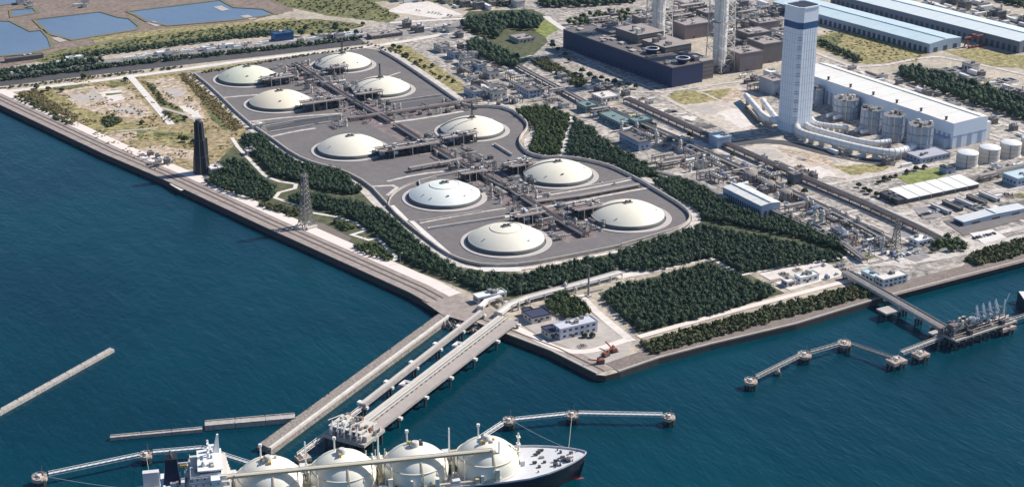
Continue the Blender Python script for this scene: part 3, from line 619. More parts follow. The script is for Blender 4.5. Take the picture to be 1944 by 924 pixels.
# ================================================================== EQUIPMENT PROTOTYPES
def proto(name, cat): return thing(name, name.replace('_', ' '), cat)
def mk_pump():
    t = proto('pump_skid', 'pump skid')
    MB().box(-3, 3, -1.6, 1.6, 0, .5).build('base_slab', CONC, t)
    for y in (-.8, .8):
        MB().tube([(-2.2, y, 1.3), (.2, y, 1.3)], .6, 8).build('motor', BLUEG, t)
        MB().lathe([(.9, 0), (1, .8), (.6, 1.5), (0.05, 1.6)], 10, (1.3, y, .5)).build('pump_casing', STEEL, t)
    MB().tube([(1.3, -.8, 2), (1.3, -.8, 3), (1.3, 3, 3)], .3, 6).build('pipe', PIPE, t)
    return t
def mk_vvessel():
    t = proto('vertical_vessel', 'vessel')
    MB().lathe([(1.5, 0), (1.5, 7.5), (1.3, 8.4), (.8, 8.9), (.05, 9.1)], 14).build('shell', OFFW, t)
    MB().lathe([(1.7, 0), (1.7, 1.4), (1.5, 1.4)], 14, cap=False).build('skirt', CONC, t)
    MB().lathe([(1.5, 0), (2.5, 0), (2.5, .3), (1.5, .3)], 14, (0, 0, 6), False, False).build('platform', STEEL, t)
    MB().beam((1.8, 0, 0), (1.8, 0, 6), .5, .12).build('ladder', STEEL, t)
    MB().tube([(0, 0, 9), (0, 0, 10), (2.6, 0, 10), (2.6, 0, 0)], .25, 6).build('pipe', PIPE, t)
    return t
def mk_hvessel():
    t = proto('horizontal_vessel', 'vessel'); o = MB()
    o.tube([(-5.4, 0, 3), (-5, 0, 3), (5, 0, 3), (5.4, 0, 3)], 1.5, 14); o.build('shell', WHITE, t)
    for x in (-3, 3): MB().box(x - .4, x + .4, -1.3, 1.3, 0, 2.2).build('saddle', CONC, t)
    MB().tube([(0, 0, 4.4), (0, 0, 5.6), (0, 4, 5.6)], .3, 6).build('pipe', PIPE, t)
    MB().box(-2, 2, -.6, .6, 4.45, 4.6).build('platform', STEEL, t)
    return t
def mk_valves():
    t = proto('valve_station', 'pipework')
    MB().box(-5, 5, -4, 4, 0, .25).build('base_slab', CONC2, t)
    for k in range(5):
        y = -3.2 + k * 1.6; MB().tube([(-5.5, y, 1.1), (5.5, y, 1.1)], .28, 6).build('pipe', (PIPE, PINK, STEEL)[k % 3], t)
        MB().lathe([(.45, 0), (.45, .6), (.7, .6), (.7, .9), (.1, 1.6)], 8, (-2 + (k * 3) % 5, y, 1)).build('valve', RUST if k == 2 else STEELD, t)
    return t
def mk_shed():
    t = proto('equipment_shed', 'shed')
    MB().box(-5, 5, -3.5, 3.5, 0, 4).build('wall', OFFW, t)
    rf = MB().box(-5.3, 5.3, -3.8, 3.8, 4, 4.4).build('roof', GREYR, t)
    MB().box(-2, 0, -3.58, -3.5, 0, 2.6).build('door', STEELD, t)
    for x in (-3.8, 2, 4): MB().box(x - .7, x + .7, -3.57, -3.5, 1.6, 2.8).build('window', GLASS, t)
    MB().box(1, 3, -1, 1, 4.4, 5.6).build('roof_unit', STEEL, rf)
    return t
def mk_gantry():
    t = proto('pipe_gantry', 'pipe rack')
    for x in (-9, 0, 9):
        b = MB()
        for y in (-2.5, 2.5): b.box(x - .25, x + .25, y - .25, y + .25, 0, 6)
        b.box(x - .2, x + .2, -2.8, 2.8, 3.4, 3.8).box(x - .2, x + .2, -2.8, 2.8, 5.6, 6); b.build('portal_frame', PINK, t)
    for k in range(4): MB().tube([(-10, -2 + 1.3 * k, 4.1), (10, -2 + 1.3 * k, 4.1)], .3, 6).build('pipe', (PIPE, STEEL)[k % 2], t)
    for k in range(3): MB().tube([(-10, -1.6 + 1.6 * k, 6.35), (10, -1.6 + 1.6 * k, 6.35)], .38, 6).build('pipe', (PINK, PIPE, OFFW)[k], t)
    return t
def mk_cooler():
    t = proto('air_cooler', 'cooler')
    for x in (-5.5, 0, 5.5):
        for y in (-2.6, 2.6): MB().box(x - .25, x + .25, y - .25, y + .25, 0, 4).build('support_leg', STEELD, t)
    MB().box(-6, 6, -3, 3, 4, 5.4).build('bundle_casing', STEEL, t)
    for x in (-3.6, 0, 3.6): MB().lathe([(1.5, 0), (1.4, .9), (1.15, .9), (1.1, .3)], 12, (x, 0, 5.4), True, True).build('fan_ring', OFFW, t)
    return t
def mk_container():
    t = proto('white_container', 'container')
    b = MB().box(-6, 6, -1.25, 1.25, .15, 2.8)
    for k in range(12): b.box(-5.7 + k, -5.3 + k, -1.33, 1.33, .3, 2.7)
    b.build('body', WHITE, t); MB().box(6, 6.06, -1.1, 1.1, .3, 2.7).build('door', OFFW, t)
    MB().box(-6.1, 6.1, -1.3, 1.3, 2.8, 2.9).build('roof', WHITE, t)
    return t
def mk_run():
    t = proto('ground_pipes', 'pipework')
    for k in range(4): MB().tube([(-12, -1.8 + 1.2 * k, .9), (12, -1.8 + 1.2 * k, .9)], .38, 6).build('pipe', (PIPE, OFFW, PINK, STEEL)[k], t)
    for x in (-9, -3, 3, 9): MB().box(x - .3, x + .3, -2.5, 2.5, 0, .5).build('sleeper', CONC, t)
    return t
def mk_stair():
    t = proto('stair_tower', 'stair tower'); b = MB()
    for x in (-2, 2):
        for y in (-2, 2): b.box(x - .2, x + .2, y - .2, y + .2, 0, 12)
    b.build('frame', STEEL, t)
    for z in (3, 6, 9, 12): MB().box(-2.3, 2.3, -2.3, 2.3, z, z + .25).build('landing', STEELD, t)
    for i, z in enumerate((0, 3, 6, 9)): MB().beam((-1.8, -1 if i % 2 else 1, z + .2), (1.8, -1 if i % 2 else 1, z + 3), 1.2, .2).build('stair_flight', STEEL, t)
    return t
def mk_transf():
    t = proto('transformer', 'transformer')
    MB().box(-2.6, 2.6, -1.8, 1.8, .4, 4).build('tank_body', BLUEG, t); MB().box(-3.4, 3.4, -2.8, 2.8, 0, .4).build('base_slab', CONC, t)
    for s in (-1, 1):
        b = MB()
        for k in range(6): b.box(-2.2 + k * .85, -1.9 + k * .85, s * 2 - .5, s * 2 + .5, .8, 3.6)
        b.build('radiator', STEEL, t)
    for x in (-1.5, 0, 1.5): MB().lathe([(.3, 0), (.2, .4), (.3, .8), (.2, 1.2), (.08, 2)], 8, (x, 0, 4)).build('bushing', PINK, t)
    MB().tube([(-2.2, 1, 4.8), (2.2, 1, 4.8)], .5, 8).build('conservator', BLUEG, t)
    return t
def mk_pit():
    t = proto('concrete_basin', 'basin')
    b = MB().box(-6, 6, -4, -3.6, 0, 1.4).box(-6, 6, 3.6, 4, 0, 1.4).box(-6, -5.6, -3.6, 3.6, 0, 1.4).box(5.6, 6, -3.6, 3.6, 0, 1.4)
    b.build('basin_wall', CONCW, t); MB().box(-5.6, 5.6, -3.6, 3.6, 0.4, .6).build('basin_floor', ASPD, t)
    MB().box(-1, 1, -4.3, 4.3, 1.4, 1.6).build('walkway', STEEL, t)
    return t
def mk_block():
    t = proto('equipment_block', 'plant unit')
    MB().box(-4, 4, -3, 3, 0, 5).build('casing', BROWN, t); rf = MB().box(-4.2, 4.2, -3.2, 3.2, 5, 5.3).build('roof', GREYR, t)
    MB().box(-2.5, .5, -2, 1, 5.3, 7).build('roof_unit', STEEL, rf); MB().lathe([(.7, 0), (.7, 3), (.9, 3), (.9, 3.4)], 10, (2.5, 1, 5.3)).build('vent', OFFW, rf)
    for z in (1.4, 3.2): MB().box(-3, 3, -3.06, -3, z, z + .8).build('louvre', STEELD, t)
    return t
K = dict(pump=mk_pump(), vv=mk_vvessel(), hv=mk_hvessel(), valve=mk_valves(), shed=mk_shed(), gantry=mk_gantry(), cooler=mk_cooler(), cont=mk_container(), run=mk_run(), stair=mk_stair(), tr=mk_transf(), pit=mk_pit(), block=mk_block())
KL = dict(pump='small pump skid', vv='slim vertical vessel', hv='white horizontal vessel', valve='low pipe and valve station', shed='small flat-roofed equipment shed', gantry='short pipe gantry', cooler='air cooler with three fans', cont='white container', run='run of low ground pipes', stair='steel stair tower', tr='grey transformer', pit='open concrete basin', block='brown plant block with roof unit')
KR = dict(pump=3.4, vv=3, hv=5, valve=6, shed=6, gantry=8, cooler=6.5, cont=5, run=9, stair=3, tr=4, pit=6.5, block=5)
BUSY = []
def block_out(x0, x1, y0, y1): BUSY.append((x0, x1, y0, y1))
def clutter(px, sp, kinds, where, keep=.9, pts=None, sc=(.8, 1.25), rzs=(0, math.pi / 2)):
    kinds = kinds.split(); poly = pts or P(px); taken = []
    for (x, y) in fill(poly, sp, .45, keep):
        k = random.choice(kinds); r = KR[k] * .75
        if any(a - 2 < x < b + 2 and c - 2 < y < d + 2 for a, b, c, d in BUSY): continue
        if any((x - a) ** 2 + (y - b) ** 2 < (r + c) ** 2 for a, b, c in taken): continue
        taken.append((x, y, r))
        s = random.uniform(*sc)
        place(K[k], (x, y, 0.3), random.choice(rzs) + random.choice((0, math.pi)), (s, s, s * random.uniform(.85, 1.3)), KL[k] + ' ' + where, KL[k] + ' ' + where)

# ================================================================== PIPE RACKS
def pipe_rack(pts, label, wd=8, h=7, npipe=6, step=14, mats=(PIPE, PINK, STEEL, OFFW), rs=(.35, .6), name='pipe_rack', frame=PINK, group=None, levels=2):
    pts = [Vector(p) for p in pts]; x0, y0 = pts[0]
    t = thing(name, label, 'pipe rack', (x0, y0, 0), group=group)
    loc = [p - pts[0] for p in pts]
    for a, b in zip(loc[:-1], loc[1:]):
        n = max(1, round((b - a).length / step)); ang = math.atan2((b - a).y, (b - a).x)
        me = MB()
        for s in (-1, 1): me.box(-.3, .3, s * wd / 2 - .3, s * wd / 2 + .3, 0, h)
        for z in ([h - .5] if levels == 1 else [h * .55, h - .5]): me.box(-.25, .25, -wd / 2 - .4, wd / 2 + .4, z, z + .5)
        m_ = me.mesh('portal_frame'); m_.materials.append(frame)
        for k in range(n + 1):
            p = a.lerp(b, k / n); link('portal_frame', m_, t, (p.x, p.y, 0.02 * (k == 0)), ang)
    for lv in range(levels):
        z = h + .1 if lv == 0 else h * .55 + .6
        for k in range(npipe):
            r = random.uniform(*rs); off = -wd / 2 + wd * (k + .5) / npipe
            L = offset([tuple(p) for p in loc], off)[0]
            MB().tube([(p.x, p.y, z + r) for p in L], r, 6).build('pipe', random.choice(mats), t)
    return t

# ================================================================== DOMED LNG TANKS
DOMES = dict(A=(630, 1806), B=(754, 1808), C=(626, 1690), D=(749, 1686), E=(629, 1497), F=(769, 1494), G=(649, 1319), H=(775, 1322), I=(645, 1189), J=(772, 1189))
DLAB = dict(A='cream domed in-ground tank at the far left corner of the compound', B='cream domed tank with a mast, farthest back by the dry strip', C='peach-stained cream domed tank in the second row, left column',
            D='cream domed tank with a mast in the second row, right column', E='cream domed tank above the lattice mast, left of the third row', F='cream domed tank with a tall mast in front of the square wood',
            G='whitest domed tank, on the left in the fourth row', H='cream domed tank on the right in the fourth row beside the fire road', I='cream domed tank nearest the camera, above the front tree belt', J='cream domed tank at the right front corner beside the broad wood')
CRM = dict(A=mat('dome_greenish', (.72, .73, .60), (.64, .64, .50), rough=.5, scale=.05, obj_coord=True), C=mat('dome_peach', (.78, .68, .53), (.80, .74, .6), rough=.5, scale=.04, obj_coord=True, contrast=1.5),
           G=mat('dome_white', (.80, .83, .79), (.74, .78, .74), rough=.5, scale=.05, obj_coord=True))
WALLM = mat('tank_wall_grey', (.15, .155, .15), (.10, .105, .105), rough=.7, scale=.1, obj_coord=True)
def cap_prof(r0, z0, rise, n=14):
    Rs = (r0 * r0 + rise * rise) / (2 * rise); o = []
    for i in range(n + 1):
        r = r0 * (1 - i / n); o.append((max(r, .05), z0 + rise - Rs + math.sqrt(Rs * Rs - r * r)))
    return o
for k, (x, y) in DOMES.items():
    t = thing('lng_tank', DLAB[k], 'storage tank', (x, y, 0.3), group='domed LNG tanks')
    cm = CRM.get(k, CREAM)
    structure(MB().lathe([(35.5, .05), (35.5, .45), (40.4, .45), (40.7, 0)], 72, (x, y, .42), False, False).build('ring_pavement', mat('ring_concrete', (.54, .50, .475), (.43, .40, .38), scale=.1)))
    MB().lathe([(34.6, 0), (34.6, 3.4), (33.4, 3.4)], 72, cap=False).build('rim_wall', WALLM, t)
    MB().lathe([(33.9, 3.3), (33.9, 4.0), (33.2, 4.2)], 72, cap=False).build('gutter_ring', cm, t)
    d = MB().lathe(cap_prof(33.2, 4.1, 10.8, 16), 72).build('dome_shell', cm, t)
    zc = lambda r: 4.1 + 10.8 - (33.2**2 + 10.8**2) / 21.6 + math.sqrt(((33.2**2 + 10.8**2) / 21.6)**2 - r * r)
    for rr in ((14,) if k in 'IG' else ()):
        MB().lathe([(rr - .35, zc(rr) + .02), (rr - .3, zc(rr) + .35), (rr + .3, zc(rr) + .35), (rr + .4, zc(rr) - .1)], 48, cap=False).build('ring_walkway', OFFW, d)
    # crown platform
    pl = MB().box(-4, 4, -2.6, 2.6, 15.2, 15.5).box(-4, -3.7, -2.6, 2.6, 14.6, 15.2).box(3.7, 4, -2.6, 2.6, 14.6, 15.2).build('crown_platform', STEEL, t)
    for xx, yy in ((-2, 0), (0, .8), (2, -.6)): MB().lathe([(.8, 14.4), (.8, 16.6), (1.1, 16.6), (1.1, 17)], 10, (xx, yy, 0)).build('nozzle', STEELD if xx else OFFW, pl)
    # hatches and instruments on the shell
    for a, rr in ((-2.5, 27), (-1.9, 24), (-1.25, 27), (-.6, 26), (.2, 28), (-2.9, 25)):
        if random.random() < .5: continue
        px_, py_ = rr * math.cos(a), rr * math.sin(a)
        MB().cbox(px_, py_, zc(rr) - .4, 2.4 if a == -1.9 else 1.3, 1.2, 1.2).build('hatch', STEELD if a == -1.9 else OFFW, d)
    # radial stair up the dome
    a = 0.55 if k in 'ACEGI' else 2.6
    sb = MB()
    for q in range(8):
        r0, r1 = 33.6 - q * 3.9, 33.6 - (q + 1) * 3.9
        sb.beam((r0 * math.cos(a), r0 * math.sin(a), zc(min(r0, 33.2)) + .5), (r1 * math.cos(a), r1 * math.sin(a), zc(r1) + .5), 1.5, .5)
    sb.build('dome_stair', GREYR, d)
    if k in 'BDF':
        m_ = MB()
        for sx, sy in ((-1, -1), (1, -1), (1, 1), (-1, 1)): m_.beam((-3 + sx * .9, -6 + sy * .9, zc(8) - .5), (-3 + sx * .4, -6 + sy * .4, 33), .3)
        for q in range(7):
            z = 18 + q * 2; m_.beam((-3.9, -6.9, z), (-2.1, -5.1, z + 2), .22).beam((-2.1, -6.9, z), (-3.9, -5.1, z + 2), .22)
        m_.box(-4.6, -1.4, -7.6, -4.4, 32.6, 33)
        m_.build('mast', STEELD, t)
# ---- steel pipe platforms that reach from each dome to the pipe lane
def platform(px, lx, ly, h, label, rz=0.0, z0=.3):
    X, Y = at(*px); t = thing('pipe_platform', label, 'platform', (X, Y, z0), rz, 'pipe platforms beside the domes')
    nx, ny = max(2, round(lx / 8)), 2
    cm = MB().box(-.3, .3, -.3, .3, 0, h).mesh('column'); cm.materials.append(STEELD)
    for i in range(nx + 1):
        for j in range(ny + 1): link('column', cm, t, (-lx / 2 + lx * i / nx, -ly / 2 + ly * j / ny, 0))
    MB().box(-lx / 2 - .6, lx / 2 + .6, -ly / 2 - .6, ly / 2 + .6, h, h + .4).build('deck', PINK, t)
    MB().box(-lx / 2, lx / 2, -ly / 2, ly / 2, h * .5, h * .5 + .3).build('lower_deck', STEELD, t)
    rl = MB()
    for s in (-1, 1):
        rl.box(-lx / 2 - .6, lx / 2 + .6, s * (ly / 2 + .5) - .06, s * (ly / 2 + .5) + .06, h + 1.3, h + 1.5)
        for i in range(int(lx / 3)): rl.box(-lx / 2 + i * 3 - .06, -lx / 2 + i * 3 + .06, s * (ly / 2 + .5) - .06, s * (ly / 2 + .5) + .06, h + .4, h + 1.4)
    rl.build('railing', OFFW, t)
    for k in range(5): MB().tube([(-lx / 2 - 3, -ly / 2 + ly * (k + .5) / 5, h + 1), (lx / 2 + 3, -ly / 2 + ly * (k + .5) / 5, h + 1)], random.uniform(.35, .6), 7).build('pipe', (OFFW, PIPE, PINK, WHITE, STEEL)[k], t)
    for k in range(4): MB().lathe([(1, 0), (1, 2.2), (.5, 3)], 9, (random.uniform(-lx / 2.4, lx / 2.4), random.uniform(-ly / 3, ly / 3), h + .4)).build('valve', (STEELD, OFFW, STEEL, PINK)[k], t)
    for k in range(int(lx / 3.2)):
        a, b_ = random.uniform(-lx / 2.1, lx / 2.1), random.uniform(-ly / 2.2, ly / 2.2)
        MB().cbox(a, b_, 0 if k % 2 else h * .5 + .3, random.uniform(2, 5), random.uniform(2, 5), h * random.uniform(.28, .45)).build('equipment', (STEELD, BROWN, BLUEG, PINK)[k % 4], t)
    for k in range(int(lx / 4)):
        MB().cbox(random.uniform(-lx / 2.1, lx / 2.1), random.uniform(-ly / 2.1, ly / 2.1), h + .4, random.uniform(1, 3.5), random.uniform(1, 3.5), random.uniform(.8, 3.2)).build('deck_unit', (WHITE, PINK, OFFW, STEELD, BROWN)[k % 5], t)
    MB().cbox(random.uniform(-lx / 4, lx / 4), ly / 4, h + .4, 4, 3, 2.6).build('instrument_hut', (OFFW, WHITE)[k % 2], t)
    for k in range(3): MB().tube([(-lx / 2 + lx * (k + .6) / 3, -ly / 2 - 1, h + 1), (-lx / 2 + lx * (k + .6) / 3, -ly / 2 - 1.4, .2)], .4, 6).build('downcomer', PIPE, t)
    block_out(X - lx / 2, X + lx / 2, Y - ly / 2, Y + ly / 2)
platform((526, 160), 34, 15, 8, 'steel pipe platform beside the far left corner dome')
platform((612, 206), 46, 16, 9, 'long steel pipe platform right of the peach-stained dome')
platform((772, 291), 62, 18, 8, 'longest steel pipe platform, right of the third-row left dome')
platform((640, 140), 22, 12, 8, 'steel pipe platform in front of the farthest back dome')
platform((700, 188), 28, 14, 8, 'steel pipe platform left of the second-row right dome')
platform((872, 272), 34, 13, 9, 'steel pipe platform in front of the third-row right dome with a mast')
platform((986, 326), 26, 20, 9, 'dark steel pipe platform left of the fourth-row right dome')
platform((1112, 408), 28, 20, 9, 'dark steel pipe platform left of the right front dome')
platform((896, 340), 22, 14, 8, 'steel pipe platform behind the whitest dome')
platform((1000, 420), 26, 16, 8, 'steel pipe platform behind the nearest dome')
# ---- trunk pipe rack down the middle of the compound
pipe_rack([(702, 1835), (700, 1640), (704, 1560)], 'trunk pipe rack between the two columns of far domes', 8, 3.4, 6, 14, mats=(PINK, BROWN, PIPE, STEELD))
pipe_rack([(704, 1545), (704, 1400), (712, 1300), (710, 1215), (712, 1165)], 'trunk pipe rack between the two columns of near domes', 8, 3.2, 6, 14, mats=(PINK, BROWN, PIPE, STEELD))
pipe_rack([(668, 1590), (700, 1588), (830, 1588)], 'cross pipe rack between second and third row of domes', 7, 3.4, 5, 14, mats=(PINK, BROWN, PIPE, OFFW))
pipe_rack([(712, 1262), (760, 1256), (828, 1256)], 'cross pipe rack between the two right-hand near domes', 6, 2.6, 5, 12, mats=(PINK, BROWN, PIPE, OFFW))
pipe_rack([(652, 1403), (690, 1404), (712, 1404)], 'short cross pipe rack behind the whitest dome', 6, 4, 5, 12, mats=(PINK, BROWN, PIPE, OFFW))
clutter(None, 6.2, 'pump valve valve vv hv gantry run cooler pit shed block stair', 'in the pipe lane between the far domes', .9, [(672, 1620), (732, 1620), (728, 1840), (674, 1840)], (.5, .85))
clutter(None, 6.2, 'pump valve valve vv gantry run run shed cooler pit block stair', 'in the pipe lane between the near domes', .9, [(684, 1170), (738, 1170), (738, 1280), (742, 1400), (735, 1500), (682, 1500), (690, 1400), (686, 1300)], (.5, .85))
clutter(None, 7, 'valve valve run run gantry pump block vv', 'between second and third dome rows', .9, [(640, 1575), (860, 1560), (860, 1606), (640, 1612)], (.5, .85))
# ---- low retaining walls and kerbs of the bays
def wall_run(px, label, h=2.0, th=.9, m=None, cap=True, pts=None, sm=0):
    q = smooth_line(pts or P(px), sm); o = Vector(q[0])
    t = thing('retaining_wall', label, 'wall', (o.x, o.y, 0.2), group='retaining walls of the tank compound')
    l = [tuple(Vector(p) - o) for p in q]
    MB().ribbon(l, th, 0, h).build('wall_body', m or CONC, t)
    if cap: MB().ribbon(l, th + .5, h, h + .3).build('coping', CONC2, t)
wall_run([(722, 98), (752, 114), (812, 154), (866, 192), (884, 205), (946, 205), (974, 214)], 'retaining wall along the right edge of the far dome bays', 3, sm=1)
wall_run([(974, 214), (998, 232), (1003, 246), (988, 262), (985, 277), (1002, 295), (1030, 302)], 'S-curved retaining wall beside the third-row right dome', 3.4, sm=2)
wall_run([(1030, 302), (1084, 302), (1150, 314), (1205, 340), (1246, 364), (1296, 394), (1312, 412), (1306, 427), (1278, 441), (1180, 469)], 'curved retaining wall round the two right-hand near domes', 3, sm=2)
wall_run([(1180, 469), (1090, 487), (1000, 504), (925, 507), (880, 498), (845, 483), (800, 449), (757, 414), (737, 392)], 'retaining wall along the front of the nearest dome bay', 2.4, sm=1)
wall_run([(737, 392), (742, 372), (772, 352), (822, 340)], 'curved kerb wall round the whitest dome', 1.5, .6, sm=2)
wall_run([(735, 390), (700, 352), (650, 326), (600, 314), (560, 298), (507, 259), (465, 231), (400, 167), (368, 142)], 'long retaining wall on the left side of the compound', 2.6, sm=1)
wall_run([(512, 254), (560, 246), (596, 240)], 'short white wall in front of the second-row left dome', 2.2, 1, CONCW)
wall_run([(800, 362), (795, 346), (830, 337), (872, 330)], 'white kerb wall behind the whitest dome', 2, .8, CONCW)
wall_run([(816, 436), (880, 426), (958, 414)], 'pale dike wall between the two left near domes', 1.8, 1.2, CONCW)
wall_run([(796, 422), (860, 411), (916, 402)], 'second pale kerb between the two left near domes', 1.2, .7, CONC)
wall_run([(986, 378), (1060, 366), (1150, 350), (1204, 339)], 'dike wall between the two right near domes', 1.6, .8, CONC)
wall_run([(938, 276), (956, 287), (972, 297)], 'short dike wall right of the third-row right dome', 2.4, 1, CONCW)
wall_run([(496, 244), (560, 232), (640, 222)], 'dike wall along the dark strip below the second-row left dome', 2, .8, CONC)
wall_run([(745, 196), (800, 188), (838, 183)], 'dike wall along the dark strip below the second-row right dome', 2, .8, CONC)
patch('dark_bay_strip', ASPD, [(500, 236), (640, 218), (650, 224), (640, 232), (510, 250)], 6)
patch('dark_bay_strip', mat('bay_dark', (.10, .095, .10), (.13, .12, .125), scale=.05), [(740, 200), (838, 186), (858, 196), (760, 212)], 6)
# ================================================================== BUILDINGS
def win_row(t, face, a0, a1, c, z, n, wd, ht, m=GLASS, name='window'):
    """windows on the -Y face ('y') or the -X face ('x'), each its own part sharing one mesh"""
    me = (MB().box(-wd / 2, wd / 2, -.12, 0, 0, ht) if face == 'y' else MB().box(-.12, 0, -wd / 2, wd / 2, 0, ht)).mesh(name); me.materials.append(m)
    for k in range(n):
        p = a0 + (a1 - a0) * (k + .5) / n
        link(name, me, t, (p, c, z) if face == 'y' else (c, p, z))
def bldg(name, label, near, lx, ly, h, wall=OFFW, roof=GREYR, cat='building', floors=1, units=2, z=.3, group=None, door=True, parapet=True, win=True, rz=0.0):
    X, Y = at(*near)
    if isinstance(lx, tuple): lx = at(*lx)[0] - X
    if isinstance(ly, tuple): ly = at(*ly)[1] - Y
    t = thing(name, label, cat, (X, Y, z), rz, group); block_out(X, X + lx, Y, Y + ly)
    wl = MB().box(0, lx, 0, ly, 0, h).build('wall', wall, t)
    r = MB().box(-.3, lx + .3, -.3, ly + .3, h, h + .4)
    if parapet: r.box(-.3, lx + .3, -.3, 0.1, h + .4, h + 1.1).box(-.3, lx + .3, ly - .1, ly + .3, h + .4, h + 1.1).box(-.3, .1, .1, ly - .1, h + .4, h + 1.1).box(lx - .1, lx + .3, .1, ly - .1, h + .4, h + 1.1)
    r = r.build('roof', roof, t)
    if win:
        for f in range(floors):
            zz = h * (f + .38) / floors
            win_row(wl, 'y', 1, lx - 1, 0, zz, max(2, int(lx / 5)), 2.6, min(1.8, h / floors * .45))
            win_row(wl, 'x', 1, ly - 1, 0, zz, max(2, int(ly / 5)), 2.6, min(1.8, h / floors * .45))
    if door: MB().box(lx * .3, lx * .3 + 2.4, -.14, 0, 0, 2.6).build('door', STEELD, t)
    for k in range(units):
        a, b = random.uniform(.12, .75) * lx, random.uniform(.1, .8) * ly
        MB().box(a, a + random.uniform(2, 4), b, b + random.uniform(2, 4), h + .4, h + random.uniform(1.6, 3)).build('roof_unit', random.choice((STEEL, OFFW, GREYR)), r)
    return t
def hall(name, label, near, lx, ly, h, rise, wall, roof, bays=10, z=.3, door_m=STEELD, cat='warehouse', ridge=.5, rz=0.0):
    X, Y = at(*near)
    if isinstance(lx, tuple): lx = at(*lx)[0] - X
    if isinstance(ly, tuple): ly = at(*ly)[1] - Y
    t = thing(name, label, cat, (X, Y, z), rz); block_out(X - ly * math.sin(rz), X + lx, Y, Y + ly)
    rx = lx * ridge
    b = MB(); v = [(0, 0, 0), (lx, 0, 0), (lx, 0, h), (rx, 0, h + rise), (0, 0, h)]
    b.add(v + [(p[0], ly, p[2]) for p in v], [(0, 1, 2, 3, 4), (9, 8, 7, 6, 5), (0, 4, 9, 5), (2, 1, 6, 7)]); wl = b.build('wall', wall, t)
    n = bays
    for s in range(n):        # roof sheets, bay by bay, each sheet slightly lapped
        y0, y1 = ly * s / n, ly * (s + 1) / n - .15; dz = .25 if s % 2 else .33
        for a, za, c, zc_ in ((-.8, h - .1, rx, h + rise), (rx, h + rise, lx + .8, h - .1)):
            MB().add([(a, y0, za + dz), (c, y0, zc_ + dz), (c, y1, zc_ + dz), (a, y1, za + dz), (a, y0, za), (c, y0, zc_), (c, y1, zc_), (a, y1, za)], [(0, 1, 2, 3), (7, 6, 5, 4), (0, 4, 5, 1), (1, 5, 6, 2), (2, 6, 7, 3), (3, 7, 4, 0)]).build('roof_sheet', roof, t)
    MB().box(rx - .8, rx + .8, 1, ly - 1, h + rise + .2, h + rise + 1.2).build('ridge_vent', roof, t)
    win_row(wl, 'x', 2, ly - 2, 0, 0, bays * 2, ly / bays * .26, h * .55, door_m, 'side_door')
    win_row(wl, 'y', 2, lx - 2, 0, 0, 3, lx / 8, h * .5, door_m, 'end_door')
    return t
# ---- big dark boiler house
bl = bldg('boiler_house', 'long dark navy boiler house with brown plant on its roof, behind the tanks', (1275, 167), 46, 221, 23, DKCLAD, BROWN, 'boiler house', 1, 0, win=False, rz=R(4.6))
LX, LY = 46, 221
win_row(bl, 'x', 6, LY - 4, 0, 3, 22, 4, 2.2, GLASS); win_row(bl, 'x', 6, LY - 4, 0, 13, 14, 7, 1.6, DKCLAD, 'louvre')
for k in range(26):
    a, b = random.uniform(3, LX * .62), random.uniform(4, LY - 12); s = random.uniform(4, 10)
    MB().box(a, a + random.uniform(3, 8), b, b + s, 23.4, 23.4 + random.uniform(.6, 2.4)).build('roof_plant', random.choice((BROWN, PINKR, CONC2, STEEL)), bl)
bk = thing('boiler_block', 'stepped brown boiler block standing against the dark boiler house', 'boiler block', (at(1275, 167)[0] + LX * .74, at(1275, 167)[1] + 10, .3), R(4.6))
for (y0, y1, h0, x1) in ((0, 42, 22, 34), (50, 96, 30, 40), (104, 150, 34, 40), (158, 192, 26, 36)):
    w_ = MB().box(0, x1, y0, y1, 0, h0).build('casing', BROWN, bk); MB().box(-.3, x1 + .3, y0 - .3, y1 + .3, h0, h0 + .5).build('roof', PINKR, bk)
    for q in range(5):
        a, b = random.uniform(1, x1 - 8), random.uniform(y0, y1 - 8); MB().box(a, a + random.uniform(3, 8), b, b + random.uniform(3, 8), h0 + .5, h0 + random.uniform(2, 7)).build('roof_plant', random.choice((STEEL, PINKR, OFFW, BROWN)), bk)
    for zz in range(4, int(h0) - 2, 5): MB().box(1, x1 - 1, y0 - .15, y0, zz, zz + .6).build('girt', STEELD, bk)
for (px, py) in ((1238, 98), (1296, 116)):      # two round-ended white hoppers
    X, Y = at(px, py, 26); t = thing('ash_hopper', 'white-rimmed round hopper on the boiler house roof, ' + ('left one' if px < 1260 else 'right one'), 'hopper', (X, Y, 23.7), group='roof hoppers')
    MB().lathe([(5, 0), (8, 5), (8.3, 5), (8.3, 6), (7.4, 6), (7.2, 4.4)], 24).build('bowl', DKCLAD, t); MB().lathe([(7.4, 6), (8.5, 6), (8.5, 6.5), (7.4, 6.5)], 24, cap=False).build('rim', WHITE, t)
for i, (px, py, lx, ly, h) in enumerate(((1404, 138, 34, 30, 22), (1448, 122, 30, 34, 24), (1300, 76, 44, 30, 18), (1420, 96, 36, 26, 20), (1216, 56, 40, 22, 14), (1340, 46, 40, 24, 14), (1440, 66, 34, 22, 14))):
    bldg('brown_plant_block', 'brown plant block between the boiler house and the tower, ' + ('nearest and lowest', 'right beside the tower', 'behind the left hopper', 'behind the nearest block', 'behind the left stack', 'farthest, mid row', 'farthest, by the tower head')[i], (px, py), lx, ly, h, BROWN if i % 2 else mat('mauve_cladding', (.26, .21, .21), (.19, .16, .165), obj_coord=True), PINKR, 'plant block', 1, 8, win=False, group='brown plant blocks')
